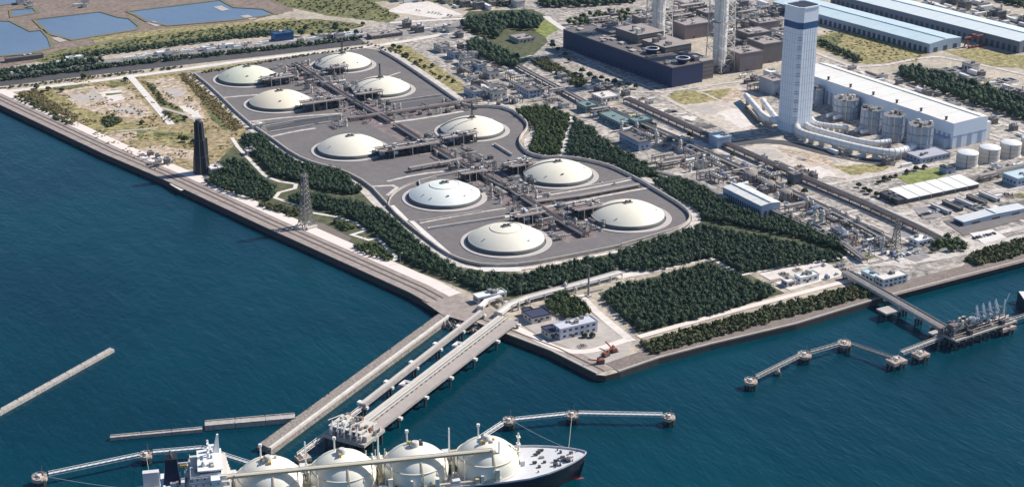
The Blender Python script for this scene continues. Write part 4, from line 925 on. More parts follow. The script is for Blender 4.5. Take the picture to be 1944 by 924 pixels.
# ---- twin lattice stacks (tops above the frame)
def lattice(t, w0, w1, h, n, m, leg=.9, br=.5, name='lattice_side'):
    lv = [(w0 + (w1 - w0) * (k / n) ** .6, h * k / n) for k in range(n + 1)]
    c = ((-1, -1), (1, -1), (1, 1), (-1, 1))
    for i in range(4):
        b = MB(); q = c[i]; r = c[(i + 1) % 4]
        for (wa, za), (wb, zb) in zip(lv[:-1], lv[1:]):
            b.beam((q[0] * wa, q[1] * wa, za), (q[0] * wb, q[1] * wb, zb), leg)
            b.beam((q[0] * wa, q[1] * wa, za), (r[0] * wb, r[1] * wb, zb), br); b.beam((r[0] * wa, r[1] * wa, za), (q[0] * wb, q[1] * wb, zb), br)
            b.beam((q[0] * wb, q[1] * wb, zb), (r[0] * wb, r[1] * wb, zb), br)
        b.build(name, m, t)
for (px, py, lab) in ((1250, 84, 'left of the two lattice-braced boiler stacks with white flues'), (1366, 134, 'right of the two lattice-braced boiler stacks with white flues')):
    X, Y = at(px, py); t = thing('lattice_stack', lab, 'chimney', (X, Y, .3), R(15), 'twin lattice stacks')
    lattice(t, 13, 9.5, 180, 12, OFFW, .8, .4)
    for a in (0, 2.1, 4.2): MB().tube([(math.cos(a) * 4.9, math.sin(a) * 4.9, 0), (math.cos(a) * 4.9, math.sin(a) * 4.9, 186)], 4.4, 20).build('flue', WHITE, t)
    for z in (60, 120, 178): MB().lathe([(8, 0), (11.5, 0), (11.5, .5), (8, .5)], 24, (0, 0, z), False, False).build('gallery', STEEL, t)
    MB().lathe([(15, 0), (15, 6), (13, 6)], 8, smooth=False).build('plinth', BROWN, t)
# ---- tall white square stack
X, Y = at(1507, 254); va = math.atan2(Y, X); Ht = hgt(1507, 258, 21)
t = thing('stack_tower', 'tall pale blue-white chamfered stack tower with a blue band near its top', 'chimney', (X + math.cos(va) * 18, Y + math.sin(va) * 18, .3), va)
def octa(s, c):
    p = []; h = s / 2; d = c / math.sqrt(2)
    for i in range(4):
        a = math.pi / 4 + i * math.pi / 2
        for sg in (-1, 1):
            q = Vector((h * math.sqrt(2) - d * .707, sg * c / 2)); p.append((q.x * math.cos(i * math.pi / 2) - q.y * math.sin(i * math.pi / 2), q.x * math.sin(i * math.pi / 2) + q.y * math.cos(i * math.pi / 2)))
    return p
TW = mat('tower_panel', (.76, .81, .88), (.70, .755, .84), rough=.55, scale=.06, obj_coord=True)
oc = octa(29, 6)
MB().prism(oc, 0, Ht - 22).build('shaft', TW, t)
MB().prism([(x * 1.006, y * 1.006) for x, y in oc], Ht - 22, Ht - 15).build('blue_band', BLUE, t)
MB().prism(oc, Ht - 15, Ht).build('shaft_head', TW, t)
MB().prism([(x * .86, y * .86) for x, y in oc], Ht, Ht + .5).build('top_opening', BLACK, t)
for i in range(8):
    a, b = Vector(oc[i]), Vector(oc[(i + 1) % 8]); MB().beam((a.x, a.y, Ht + .6), (b.x, b.y, Ht + .6), 1.6, 1.4).build('parapet', TW, t)
    n_ = int((b - a).length / 4) + 1
    for k in range(1, n_):
        p = a.lerp(b, k / n_); MB().beam((p.x, p.y, 1), (p.x, p.y, Ht - 22.5), .22, .22).build('panel_joint', BLUEG, t)
for z in np.linspace(14, Ht - 34, 10):
    dd = 3.5 * (int(z) % 2)
    for q in (0, 2.6): MB().box(oc[0][0] * -1 - .25, -oc[0][0], -2.2, 2.2, z + q, z + q + 1.0).build('window_slot', BLUEG, t)
for z in range(8, int(Ht - 24), 9): MB().prism([(x * 1.004, y * 1.004) for x, y in oc], z, z + .35).build('floor_joint', mat('joint_grey', (.55, .58, .63), (.5, .53, .58)), t)
block_out(X - 12, X + 30, Y - 12, Y + 30)
# ---- turbine hall
t = hall('turbine_hall', 'long turbine hall with brilliant white roof and pale blue end wall', (1807, 283), 49, 252, 27.0, 1.0, mat('pale_blue_wall', (.66, .74, .84), (.60, .68, .79), rough=.5, scale=.05, obj_coord=True), mat('white_roof', (.80, .78, .74), (.70, .67, .62), rough=.5, scale=.04, obj_coord=True, detail=8), 18, cat='turbine hall', door_m=BLUEG, ridge=.8, rz=R(3))
hx = 49
MB().box(.2, hx - .2, -.2, 0, 12.2, 13.4).build('dark_stripe', BLUEG, t)
MB().box(hx, hx + 8, 2, 160, 0, 20).build('side_aisle', WHITE, t)
for k in range(7): MB().lathe([(1.2, 0), (1.2, 3), (1.7, 3), (1.7, 3.8)], 10, (2.4, 14 + k * 36, 27)).build('roof_vent', STEELD, t)
MB().box(-9, 0, 3, 22, 0, 11).build('annex', BLUEG, t)
# ---- heat recovery boilers in front of the hall
HR = mat('boiler_casing', (.42, .45, .50), (.32, .35, .41), rough=.5, scale=.1, obj_coord=True)
def hrsg(px, py, s, h, lab):
    X, Y = at(px, py); t = thing('recovery_boiler', lab, 'boiler unit', (X, Y, .3), R(8), 'heat recovery boilers beside the turbine hall'); block_out(X - s, X + s, Y - s, Y + s)
    p = octa(s * 1.5, s * .5); MB().prism(p, 0, h).build('casing', HR, t)
    MB().prism([(x * 1.05, y * 1.05) for x, y in p], h, h + .6).build('roof_deck', STEEL, t)
    for i in range(8):
        a, b = Vector(p[i]), Vector(p[(i + 1) % 8])
        for k in range(3 if i % 2 else 1):
            q = a.lerp(b, (k + .5) / 3 if i % 2 else .5); MB().tube([(q.x, q.y, 0), (q.x, q.y, h + 1.5)], .7, 7).build('buckstay', OFFW if k % 2 else BLUEG, t)
    for z in (h * .35, h * .68): MB().prism([(x * 1.06, y * 1.06) for x, y in p], z, z + .5).build('gallery', STEEL, t)
    for k in range(9):
        a, b = random.uniform(-s * .5, s * .5), random.uniform(-s * .5, s * .5); MB().cbox(a, b, h + .6, random.uniform(1.5, 4), random.uniform(1.5, 4), random.uniform(1, 4)).build('roof_plant', random.choice((PINKR, OFFW, STEEL, BROWN)), t)
    for k in range(2): MB().tube([(-s * .7, -s * .3 + k * s * .6, 4), (-s * 1.35, -s * .3 + k * s * .6, 4)], 2.2, 12).build('inlet_duct', WHITE, t)
for a in ((1604, 222, 17, 21, 'brown-topped recovery boiler nearest the tower'), (1652, 250, 14, 25, 'recovery boiler second from the tower'), (1694, 266, 14, 27, 'recovery boiler third from the tower'), (1744, 286, 16, 28, 'light grey recovery boiler nearest the hall end wall'), (1548, 198, 10, 18, 'recovery boiler half hidden behind the tower')): hrsg(*a)
def big_duct(px, r, z, lab, m=WHITE, it=3):
    q = smooth_line(P(px, z), it); o = q[0]; t = thing('flue_duct', lab, 'duct', (o[0], o[1], .3))
    L = [(p[0] - o[0], p[1] - o[1]) for p in q]
    MB().tube([(p[0], p[1], z) for p in L], r, 14).build('duct_shell', m, t)
    for i in range(1, len(L) - 1, 3):
        MB().box(L[i][0] - .5, L[i][0] + .5, L[i][1] - r, L[i][1] + r, 0, z).build('saddle', CONC, t)
    for i in range(1, len(L) - 1, 2):
        a, b = Vector(L[i]), Vector(L[i + 1]); d = (b - a).normalized() * .3; c = a.lerp(b, .5); MB().tube([(c.x - d.x, c.y - d.y, z), (c.x + d.x, c.y + d.y, z)], r + .3, 14).build('stiffener_ring', OFFW, t)
big_duct([(1512, 240), (1516, 252), (1560, 264), (1640, 284), (1690, 292), (1720, 284), (1736, 276)], 4, 8, 'longest white flue duct curving from the tower foot past the boilers')
big_duct([(1526, 232), (1536, 244), (1580, 256), (1650, 274), (1690, 270)], 3.2, 7, 'inner white flue duct curving behind the longest duct')
big_duct([(1540, 225), (1548, 236), (1580, 240), (1610, 244)], 2.6, 6, 'short inner white flue duct at the tower foot')
big_duct([(1416, 182), (1432, 200), (1452, 224), (1478, 232)], 3.2, 8, 'straight white flue duct sloping to the left foot of the tower', it=1)
big_duct([(1448, 192), (1460, 208), (1474, 226)], 3.2, 8, 'short stub of white duct left of the tower', it=1)
bldg('grey_plant_house', 'grey plant house left of the tower', (1466, 182), 16, 26, 16, HR, PINKR, 'plant house', win=False)
bldg('filter_house', 'low white filter house beside the white duct', (1462, 152), 12, 14, 8, WHITE, WHITE, 'plant house', win=False)
# ---- storage tanks at the right edge
for i, (px, py) in enumerate(((1840, 316), (1882, 306), (1922, 297), (1962, 288))):
    X, Y = at(px, py); t = thing('oil_tank', 'white cylindrical oil tank, ' + ('leftmost of the row', 'second from left in the row', 'third from left in the row', 'at the right picture edge')[i], 'storage tank', (X, Y + 4, .3), group='row of white oil tanks'); block_out(X - 12, X + 12, Y - 8, Y + 16)
    sh_ = MB().lathe([(10.6, 0), (10.6, 13)], 40, cap=False).build('shell', OFFW, t); MB().lathe([(10.9, 13), (10.9, 13.5), (10, 14), (5, 15), (.05, 15.5)], 40).build('roof', WHITE, t)
    for z in (4.3, 8.6): MB().lathe([(10.6, z), (10.8, z), (10.8, z + .3), (10.6, z + .3)], 40, cap=False).build('wind_girder', STEEL, sh_)
    MB().beam((-7.7, -7.7, 0), (-7.7, -7.7, 13.4), .8, .4).build('ladder', STEEL, sh_); MB().lathe([(11.5, 0), (11.5, .5), (10.6, .5)], 40, cap=False).build('foundation', CONC, t)
# ---- other measured buildings
bldg('low_blue_shed', 'low blue-grey flat shed in front of the turbine hall end', (1748, 312), (1802, 300), (1730, 298), 5, BLUEG, mat('lilac_roof', (.42, .43, .50), (.36, .37, .43), obj_coord=True), 'shed')
hall('long_white_shed', 'white ribbed-roof shed with blue-grey wall beside the tall tree belt', (1445, 413), (1478, 405), (1371, 376), 11, 1.2, BLUEG, mat('shed_roof', (.70, .72, .72), (.55, .55, .54), obj_coord=True, scale=.3), 8, cat='shed', door_m=STEELD)
bldg('cube_substation', 'blue-grey cube substation beside the dark plant road', (1362, 283), 17, 16, 11, BLUEG, PALEB, 'substation', win=False)
bldg('pump_house', 'grey pump house with brown louvred roof beside the wood', (1213, 288), 14, 38, 9, BLUEG, BROWN, 'pump house')
bldg('workshop', 'brown-roofed workshop behind the square wood', (1004, 188), 16, 28, 8, BLUEG, BROWN, 'workshop', 2)
for i, (px, py, lx, ly, h) in enumerate(((1112, 216, 16, 20, 7), (1178, 246, 18, 44, 6), (1206, 246, 22, 14, 8))):
    bldg('teal_shed', ('small teal-roofed shed at the far end of the row', 'long teal-roofed shed in the middle of the row', 'teal-roofed shed with a pale end at the near end of the row')[i], (px, py), lx, ly, h, TEAL, TEAL, 'shed')
bldg('white_store', 'pale flat-roofed store behind the teal sheds', (1142, 196), 24, 22, 5, OFFW, CONCW, 'store')
bldg('pink_house', 'low pink-roofed house beside the dark wood at the back', (985, 84), 24, 26, 5, OFFW, PINKR, 'house', 1)
for i, (px, py, lx, ly, h) in enumerate(((838, 102, 12, 22, 7), (862, 114, 10, 20, 8), (884, 126, 12, 18, 9), (908, 138, 11, 18, 8), (930, 152, 13, 20, 9), (900, 188, 14, 26, 7), (936, 190, 18, 14, 9))):
    bldg('switch_house', ('farthest', 'second farthest', 'third farthest', 'fourth', 'fifth', 'sixth, set by the compound wall,', 'nearest')[i] + ' grey switch house in the row behind the far tanks', (px, py), lx, ly, h, BLUEG if i % 2 else OFFW, GREYR, 'switch house', 1, 3, group='switch houses')
hall('warehouse', 'near pale blue-roofed warehouse behind the dry field', (1764, 102), 58, 285, 12, 2.2, BLUEG, PALEB, 16, rz=R(6))
hall('warehouse', 'far pale blue-roofed warehouse with a dark side wall at the top right', (1934, 102), 60, 330, 15, 3, mat('slate_wall', (.20, .22, .27), (.16, .18, .22), obj_coord=True), mat('far_roof', (.64, .70, .73), (.56, .62, .65), obj_coord=True), 18, rz=R(6))
X, Y = at(1722, 386)
for i in range(6):
    t = thing('row_shed', 'white-roofed unit of the row shed, number %s from its left end' % ('one', 'two', 'three', 'four', 'five', 'six')[i], 'shed', (X + i * 15.2, Y, .3), group='white row shed units')
    MB().box(0, 13.6, 0, 26, 0, 4.2).build('wall', OFFW, t); MB().box(0, 13.6, -.2, 0, .3, 3.6).build('open_front', STEELD, t)
    MB().add([(-.2, -1, 4.2), (13.8, -1, 4.2), (13.8, 27, 5.4), (-.2, 27, 5.4), (-.2, -1, 4.7), (13.8, -1, 4.7), (13.8, 27, 5.9), (-.2, 27, 5.9)], [(3, 2, 1, 0), (4, 5, 6, 7), (0, 1, 5, 4), (1, 2, 6, 5), (2, 3, 7, 6), (3, 0, 4, 7)]).build('roof', mat('row_roof', (.78, .78, .76), (.68, .68, .66), obj_coord=True), t)
block_out(X, X + 92, Y, Y + 28)
bldg('small_tank_house', 'blue-grey valve house left of the white oil tanks', (1796, 332), 12, 10, 6, BLUEG, STEELD, 'valve house', win=False)
bldg('dark_hut', 'dark low hut at the corner of the lawn', (1704, 390), 10, 26, 4, STEELD, STEELD, 'hut', win=False)
hall('long_open_shed', 'long low shed with white roof in the right-hand yard', (1830, 430), 78, 14, 4, 1, BLUEG, mat('yard_roof', (.66, .68, .70), (.56, .58, .60), obj_coord=True), 10, cat='shed')
for i, (px, py) in enumerate(((1800, 408), (1822, 402), (1846, 396), (1868, 391), (1892, 384))):
    bldg('low_store', 'low grey store in the right-hand yard, ' + ('first', 'second', 'third', 'fourth', 'fifth')[i] + ' from the left', (px, py), 4, 24, 2.6, STEELD if i % 2 else OFFW, GREYR if i % 2 else CONCW, 'store', win=False, units=0, group='low stores in the right yard')
bldg('edge_block', 'blue-grey block at the right picture edge below the oil tanks', (1930, 356), 30, 20, 8, BLUEG, PALEB, 'building')
bldg('gate_office', 'white office beside the plant road near the small wood', (1742, 470), 16, 12, 5, WHITE, WHITE, 'office')
bldg('jetty_office', 'pale L-shaped jetty office at the foot of the right jetty', (1676, 548), 26, 10, 7, mat('pale_aqua', (.52, .6, .64), (.46, .53, .57), obj_coord=True), CONCW, 'office', 2)
bldg('jetty_office_wing', 'pale wing of the jetty office beside the trestle', (1658, 540), 8, 16, 6, MATS['pale_aqua'], PALEB, 'office')
bldg('control_building', 'long white two-storey control building at the south corner', (1064, 646), (1132, 628), 12, 8.5, mat('lilac_white', (.60, .61, .68), (.54, .55, .62), obj_coord=True), mat('lilac_roof2', (.56, .57, .64), (.5, .5, .57), obj_coord=True), 'office', 2, 5)
bldg('navy_house', 'navy-roofed guard house at the south corner', (1010, 616), (1046, 607), 14, 5, OFFW, mat('navy_roof', (.04, .045, .09), (.05, .055, .1), obj_coord=True), 'house', 1, 0)
bldg('navy_garage', 'small navy-roofed garage left of the guard house', (1000, 604), 8, 9, 4, OFFW, MATS['navy_roof'], 'garage', 1, 0)
bldg('navy_annex', 'navy flat-roofed annex left of the white control building', (1042, 644), 9, 12, 5, OFFW, MATS['navy_roof'], 'annex', 1, 0)
bldg('yard_office', 'white office with rooftop units in the jetty control yard', (1520, 540), 19, 9, 5, WHITE, WHITE, 'office', 1, 4)
bldg('yard_hut', 'grey hut left of the white yard office', (1494, 546), 9, 8, 4, OFFW, CONCW, 'hut')
bldg('path_house', 'white building at the quay end of the tree belt by the jetty root', (908, 578), 26, 9, 5, OFFW, WHITE, 'building')
bldg('park_house', 'white pavilion beside the black chimney', (402, 334), 12, 14, 6, OFFW, CONCW, 'pavilion', rz=0)
bldg('pump_hut', 'white pump hut at the bend of the park path', (470, 296), 9, 8, 4, OFFW, CONCW, 'hut')
bldg('wall_hut', 'white hut at the left corner of the third dome row', (480, 246), 14, 8, 4, OFFW, CONCW, 'hut')
bldg('blue_depot', 'deep blue machinery shed on the back road beyond the tanks', (522, 80), 26, 14, 9, BLUE, BLUE, 'depot', win=False, units=4)
bldg('red_roof_store', 'brown-roofed store at the end of the freight yard', (706, 76), 44, 16, 4, BROWN, PINKR, 'store')
for i, (px, py, lx, ly) in enumerate(((96, 128, 34, 8), (128, 118, 20, 8), (300, 108, 18, 9), (386, 98, 16, 8), (420, 94, 20, 8), (12, 120, 46, 9))):
    bldg('freight_shed', 'low freight shed by the railway, ' + ('third from the left', 'fourth from the left', 'fifth from the left', 'sixth from the left', 'seventh from the left', 'leftmost, brown')[i], (px, py), lx, ly, 4, WHITE if i < 5 else BROWN, WHITE if i < 5 else BROWN, 'shed', win=False, group='freight sheds')
for i, (px, py) in enumerate(((1424, 344), (1458, 362), (1490, 378))):
    X, Y = at(px, py); t = thing('round_gasholder', 'round grey-brown mesh-sided holder behind the white-roofed shed, ' + ('left', 'middle', 'right')[i] + ' of three', 'holder', (X, Y, .3), group='three round holders'); block_out(X - 8, X + 8, Y - 8, Y + 8)
    MB().lathe([(7.2, 0), (7.2, 7)], 28, cap=False).build('shell', mat('mottled_grey', (.33, .29, .27), (.16, .145, .14), scale=.5, obj_coord=True, contrast=1.5), t); MB().lathe([(7.3, 7), (6.4, 8.4), (4, 9.6), (.05, 10.2)], 28).build('crown', MATS['mottled_grey'], t)
    for k in range(10): a = k * .628; MB().box(7.1 * math.cos(a) - .3, 7.1 * math.cos(a) + .3, 7.1 * math.sin(a) - .3, 7.1 * math.sin(a) + .3, 0, 8).build('stanchion', STEELD, t)
bldg('dark_cube', 'dark grey cube building beside the dark plant road', (1506, 352), 11, 10, 10, mat('slate_grey', (.14, .14, .16), (.11, .11, .13), obj_coord=True), GREYR, 'building', win=False, units=1)
# ---- clutter of the plant, zone by zone
ALL = 'pump vv hv valve shed gantry cooler cont run stair tr pit block'
clutter([(826, 82), (880, 92), (1000, 160), (1060, 190), (980, 200), (900, 180)], 15, 'shed block gantry run tr cont pump cooler valve', 'in the switchyard behind the far tanks', .85)
clutter([(985, 150), (1060, 180), (1100, 205), (1080, 210), (1000, 178)], 13, 'block gantry valve run shed hv', 'beside the brown-roofed workshop', .8)
clutter([(1110, 205), (1150, 200), (1330, 285), (1480, 350), (1640, 430), (1690, 470), (1620, 470), (1500, 400), (1350, 330), (1240, 270), (1140, 235)], 8.5, 'gantry run valve block hv vv cooler pump shed pit tr', 'in the process yard left of the dark road', .9)
clutter([(1245, 300), (1300, 292), (1380, 330), (1500, 395), (1600, 450), (1590, 462), (1500, 408), (1370, 350), (1260, 322)], 12, 'gantry run valve pit vv hv cooler', 'at the inner edge of the yard', .9)
clutter([(1600, 440), (1690, 470), (1740, 468), (1700, 500), (1640, 505), (1600, 480)], 9, 'tr valve gantry run pump vv pit', 'in the substation yard near the lattice pylon', .95, sc=(.6, .95))
clutter([(1380, 290), (1420, 282), (1600, 345), (1560, 355), (1420, 310)], 15, 'cont run block valve', 'on the gravel in front of the tower', .45)
clutter([(1570, 268), (1690, 300), (1760, 306), (1740, 318), (1640, 312), (1560, 290)], 12, 'block run cont valve pump shed', 'under the long flue duct', .6)
clutter([(1545, 200), (1620, 220), (1700, 250), (1780, 275), (1790, 262), (1700, 228), (1560, 180)], 13, 'block gantry vv hv valve cooler', 'between the recovery boilers and the hall', .9, sc=(1, 1.6))
clutter([(1400, 150), (1470, 140), (1480, 170), (1450, 180)], 13, 'block gantry vv hv cooler', 'behind the tower foot', .8)
clutter([(1380, 80), (1480, 40), (1490, 110), (1400, 140)], 16, 'block block shed gantry cooler', 'among the brown boiler blocks', .9, sc=(1.2, 2.2))
clutter([(1080, 60), (1230, 20), (1470, 10), (1480, 40), (1380, 70), (1240, 60), (1180, 80), (1100, 72)], 17, 'block block shed gantry cooler cont hv', 'behind the boiler house', .85, sc=(1, 2))
clutter([(1100, 150), (1180, 172), (1240, 186), (1230, 200), (1130, 176)], 13, 'cont run shed valve block', 'in front of the boiler house', .55)
clutter([(1040, 130), (1090, 140), (1160, 172), (1120, 176), (1060, 150)], 14, 'cont shed run block', 'on the lane beside the olive hedge', .5)
clutter([(1560, 120), (1640, 136), (1720, 160), (1700, 168), (1560, 132)], 14, 'cont run block shed', 'behind the turbine hall', .7)
clutter([(1700, 152), (1800, 190), (1944, 250), (2000, 272), (1990, 280), (1900, 246), (1780, 200)], 14, 'cont run block shed pit', 'between turbine hall and tree belt', .6)
clutter([(1760, 128), (1850, 132), (1960, 170), (1960, 200), (1880, 168), (1780, 146)], 17, 'shed cont block run pit', 'in the walled yard behind the tree belt', .8, sc=(1, 1.8))
clutter([(1880, 60), (1944, 40), (2000, 70), (2000, 100), (1900, 70)], 18, 'block cont shed run', 'in the far yard at the top right', .8, sc=(1, 2))
clutter([(1640, -10), (1780, -10), (1944, 30), (1990, 60), (1900, 50), (1740, 12)], 18, 'block cont shed cont', 'beyond the far warehouse', .8, sc=(1, 2))
clutter([(1840, 330), (1944, 305), (1990, 310), (1990, 345), (1880, 360), (1820, 365)], 13, 'valve run pump gantry hv', 'below the white oil tanks', .8)
clutter([(1790, 400), (1990, 352), (1990, 366), (1800, 418)], 13, 'run cont pit valve', 'in the right-hand yard', .4)
clutter([(1440, 524), (1560, 498), (1610, 520), (1500, 550)], 11, 'run pump valve cont tr', 'in the jetty control yard', .6, sc=(.6, .9))
clutter([(1560, 494), (1640, 498), (1700, 520), (1640, 530), (1590, 512)], 12, 'run valve shed cont', 'at the root of the right jetty', .5, sc=(.6, .9))
clutter([(940, 575), (1030, 560), (1110, 545), (1110, 556), (1030, 578), (970, 592)], 9, 'valve run pump vv gantry', 'at the root of the long jetty', .9, sc=(.5, .85))
clutter([(1090, 545), (1180, 525), (1160, 545), (1120, 560)], 9, 'run valve cont', 'beside the lamp mast at the wood corner', .7, sc=(.5, .8))
clutter([(1095, 650), (1160, 640), (1190, 655), (1170, 690), (1120, 690)], 10, 'cont valve run pump', 'at the tip of the south corner', .5, sc=(.4, .7))
clutter([(255, 298), (285, 290), (328, 306), (300, 322)], 9, 'cont shed block cont', 'in the depot yard left of the black chimney', .8, sc=(.5, .8))
clutter([(760, 45), (870, 50), (900, 70), (830, 74), (760, 60)], 16, 'cont shed block', 'at the end of the freight yard', .7, sc=(.8, 1.4))
clutter([(-20, 140), (60, 130), (130, 120), (136, 124), (60, 136), (-20, 148)], 9, 'cont shed cont', 'in the freight yard at the far left', .8, sc=(.7, 1.1), rzs=(R(97), R(97)))
clutter([(240, 112), (360, 97), (500, 82), (506, 86), (360, 102), (240, 118)], 11, 'cont shed cont cont', 'in the freight yard behind the far left dome', .85, sc=(.7, 1.2), rzs=(R(3), R(3)))
clutter([(545, 78), (640, 66), (680, 62), (684, 70), (640, 74), (548, 84)], 10, 'cont shed block cont', 'in the depot yard right of the blue shed', .8, sc=(.7, 1.3), rzs=(R(3), R(3)))
clutter([(0, 0), (150, -8), (240, 6), (160, 16), (60, 16)], 22, 'cont shed', 'between the far ponds', .35)
clutter([(760, 0), (880, -10), (1010, 2), (1000, 14), (900, 20), (800, 14)], 20, 'block shed cont', 'at the top edge above the dark wood', .7, sc=(1, 2))
for i, (pp, lab, wd, h) in enumerate((([(905, 88), (1010, 146), (1110, 200), (1240, 270)], 'pipe rack along the long plant road from the back gate', 6, 6), ([(1120, 200), (1290, 272), (1400, 324), (1560, 400), (1640, 440), (1690, 468)], 'main plant pipe rack through the process yard', 9, 7),
        ([(1190, 194), (1290, 240), (1400, 290), (1480, 326), (1640, 394), (1740, 440), (1790, 466)], 'pipe rack beside the dark plant road', 9, 7), ([(1250, 318), (1330, 300), (1390, 306)], 'cross pipe rack near the louvred pump house', 7, 6), ([(1238, 330), (1320, 352), (1380, 384)], 'pipe rack along the tall tree belt', 5, 5),
        ([(1470, 408), (1540, 440), (1600, 470), (1640, 500)], 'pipe rack from the white shed to the right jetty', 6, 6), ([(1820, 352), (1900, 332), (1990, 312)], 'pipe rack below the oil tanks', 7, 6))):
    pipe_rack(P(pp), lab, wd, h * .7, 5, 16, mats=(PIPE, PINK, STEEL, OFFW, BROWN), frame=STEEL)
# ================================================================== MASTS AND CHIMNEYS
X, Y = at(386, 330); t = thing('black_chimney', 'black tapering flare chimney on the quay headland', 'chimney', (X, Y + 4, .3), R(20))
for i, (z0, z1, r0, r1) in enumerate(((0, 17, 8.2, 7.0), (17, 34, 6.6, 5.6), (34, 52, 4.8, 4.2))):
    MB().lathe([(r0, z0), (r1, z1)], 8, smooth=False).build('panel_stage', BLACK, t); MB().lathe([(r0 + .5, z0), (r0 + .5, z0 + .8), (r0, z0 + .8)], 8, smooth=False, cap=False).build('stage_ring', STEELD, t)
    for k in range(8):
        a = k * math.pi / 4; MB().beam((r0 * math.cos(a), r0 * math.sin(a), z0), (r1 * math.cos(a), r1 * math.sin(a), z1), .6).build('corner_rib', STEELD, t)
MB().lathe([(3.2, 52), (3.2, 54.5), (2.4, 54.5)], 12).build('flare_tip', STEELD, t); MB().box(6, 8.6, -1, 1, 0, 34).build('ladder_cage', BLACK, t)
X, Y = at(582, 430); t = thing('lattice_mast', 'grey lattice mast rising from the plaza beside the quay', 'mast', (X, Y, .3), R(12))
lattice(t, 6.0, 1.8, 50, 11, STEEL, .7, .4)
for s in ((-6, -6), (6, -6), (6, 6), (-6, 6)): MB().cbox(s[0], s[1], 0, 2.6, 2.6, 1.2).build('footing', CONC, t)
for z in (30, 48): MB().cbox(0, 0, z, 6, 6, .4).build('platform', STEEL, t)
MB().tube([(0, 0, 50), (0, 0, 54)], .3, 6).build('aerial', STEEL, t); MB().box(-5, 5, -9.5, -6.5, 0, 2.4).build('base_cabin', OFFW, t)
X, Y = at(1117, 562); t = thing('lamp_mast', 'slim grey lamp mast at the corner of the rectangular wood', 'mast', (X, Y, .3))
MB().tube([(0, 0, 0), (0, 0, 26)], 1.0, 10, .6).build('pole', STEEL, t); MB().lathe([(1.5, 0), (1.5, 1), (.8, 1)], 10, (0, 0, 25.4)).build('lamp_ring', STEELD, t); MB().cbox(0, 0, 0, 4, 4, .8).build('footing', CONC, t)
X, Y = at(1700, 470); t = thing('lattice_pylon', 'pale lattice pylon in the substation yard', 'pylon', (X, Y, .3))
lattice(t, 4, 1, 26, 7, STEEL, .5, .3)
for z in (18, 22): MB().beam((-5, 0, z), (5, 0, z), .6).build('cross_arm', STEEL, t)
for i, (px, py, h) in enumerate(((1660, 486, 12), (1740, 452, 12), (1760, 458, 10), (720, 92, 16), (60, 150, 12), (170, 138, 12), (330, 118, 12), (460, 100, 12), (990, 566, 12), (1040, 556, 12), (1250, 512, 10), (1330, 495, 10), (760, 500, 9), (690, 470, 9), (860, 548, 9))):
    X, Y = at(px, py); t = thing('lamp_post', 'thin lamp post ' + ('in the substation yard' if i < 3 else 'by the back road' if i < 8 else 'by the jetty root' if i < 10 else 'on the path beside the broad wood' if i < 12 else 'beside the quay road'), 'lamp post', (X, Y, .2), group='lamp posts along the site roads')
    MB().tube([(0, 0, 0), (0, 0, h)], .22, 6, .14).build('pole', STEEL, t); MB().beam((0, 0, h), (2, 0, h + .3), .3).build('arm', STEEL, t); MB().cbox(2, 0, h + .1, 1.2, .6, .3).build('lamp_head', OFFW, t)
# ================================================================== SHORE STRUCTURES
def L2(a, b, z=0): return Vector(at(*a, z)), Vector(at(*b, z))
PILE = mat('wet_pile', (.10, .09, .085), (.06, .055, .055), rough=.5, scale=.3)
DOLT = mat('dolphin_concrete', (.52, .42, .36), (.40, .32, .27), rough=.8, scale=.25)
PIERC = mat('pier_concrete', (.50, .465, .435), (.36, .335, .315), scale=.2, detail=8, grain=.3, gscale=.5)
PIPG = mat('pier_pipe_grey', (.58, .555, .53), (.46, .44, .42), rough=.5, scale=.15)
# ---- rubble mole
def rubble(t, L, w0, w1, n, top):
    cs = []
    for _ in range(n):
        x = random.uniform(0, L); s = random.uniform(-1.25, -.95); y = s * (w1 / 2) * .95
        z = top + .4 - max(0, (abs(y) - w0 / 2)) * .75
        cs.append((x, y, z, random.uniform(.9, 2.1)))
    V = []; T = []; o = 0
    for (x, y, z, r) in cs:
        V.append(CV[:6] * rng.uniform(.6, 1.15, (6, 1)) * r * rng.uniform(.7, 1.2, (1, 3)) + (x, y, z)); T.append(np.array([(0, 2, 4), (2, 1, 4), (1, 3, 4), (3, 0, 4), (2, 0, 5), (1, 2, 5), (3, 1, 5), (0, 3, 5)]) + o); o += 6
    V = np.concatenate(V); T = np.concatenate(T); me = bpy.data.meshes.new('rubble'); me.from_pydata(V.tolist(), [], T.tolist()); me.materials.append(STONE); stuff(link('rubble', me, t))
A, B = L2((844, 598), (503, 849), 0); L = (B - A).length; ang = math.atan2((B - A).y, (B - A).x)
t = thing('rubble_mole', 'brown rubble mole running from the quay beside the long jetty', 'breakwater', (A.x, A.y, 0), ang)
MDECK = mat('mole_deck', (.37, .32, .285), (.23, .20, .18), scale=.4, detail=8, bump=.25, bscale=1, contrast=1.5, grain=.5, gscale=.6)
MB().add([(0, -5.8, 0), (L - 4, -6.8, 0), (L, 4.6, 0), (0, 4.6, 0), (-6, -8, -12), (L + 2, -9, -12), (L + 2, 6.4, -12), (-6, 6.4, -12)], [(0, 1, 2, 3), (0, 4, 5, 1), (1, 5, 6, 2), (2, 6, 7, 3), (3, 7, 4, 0)]).build('core', MDECK, t)
rubble(t, L, 11, 12.2, 260, -1.2)
n = 14
for k in range(n): MB().box(L * k / n, L * (k + 1) / n - .25, 2.7, 4.9, -1, .9 + .08 * (k % 2)).build('parapet_block', CONC, t)
tr = thing('rip_rap', 'grey boulders heaped where the mole meets the quay', 'boulders', (*at(880, 612), 0))
X0, Y0 = at(880, 612)
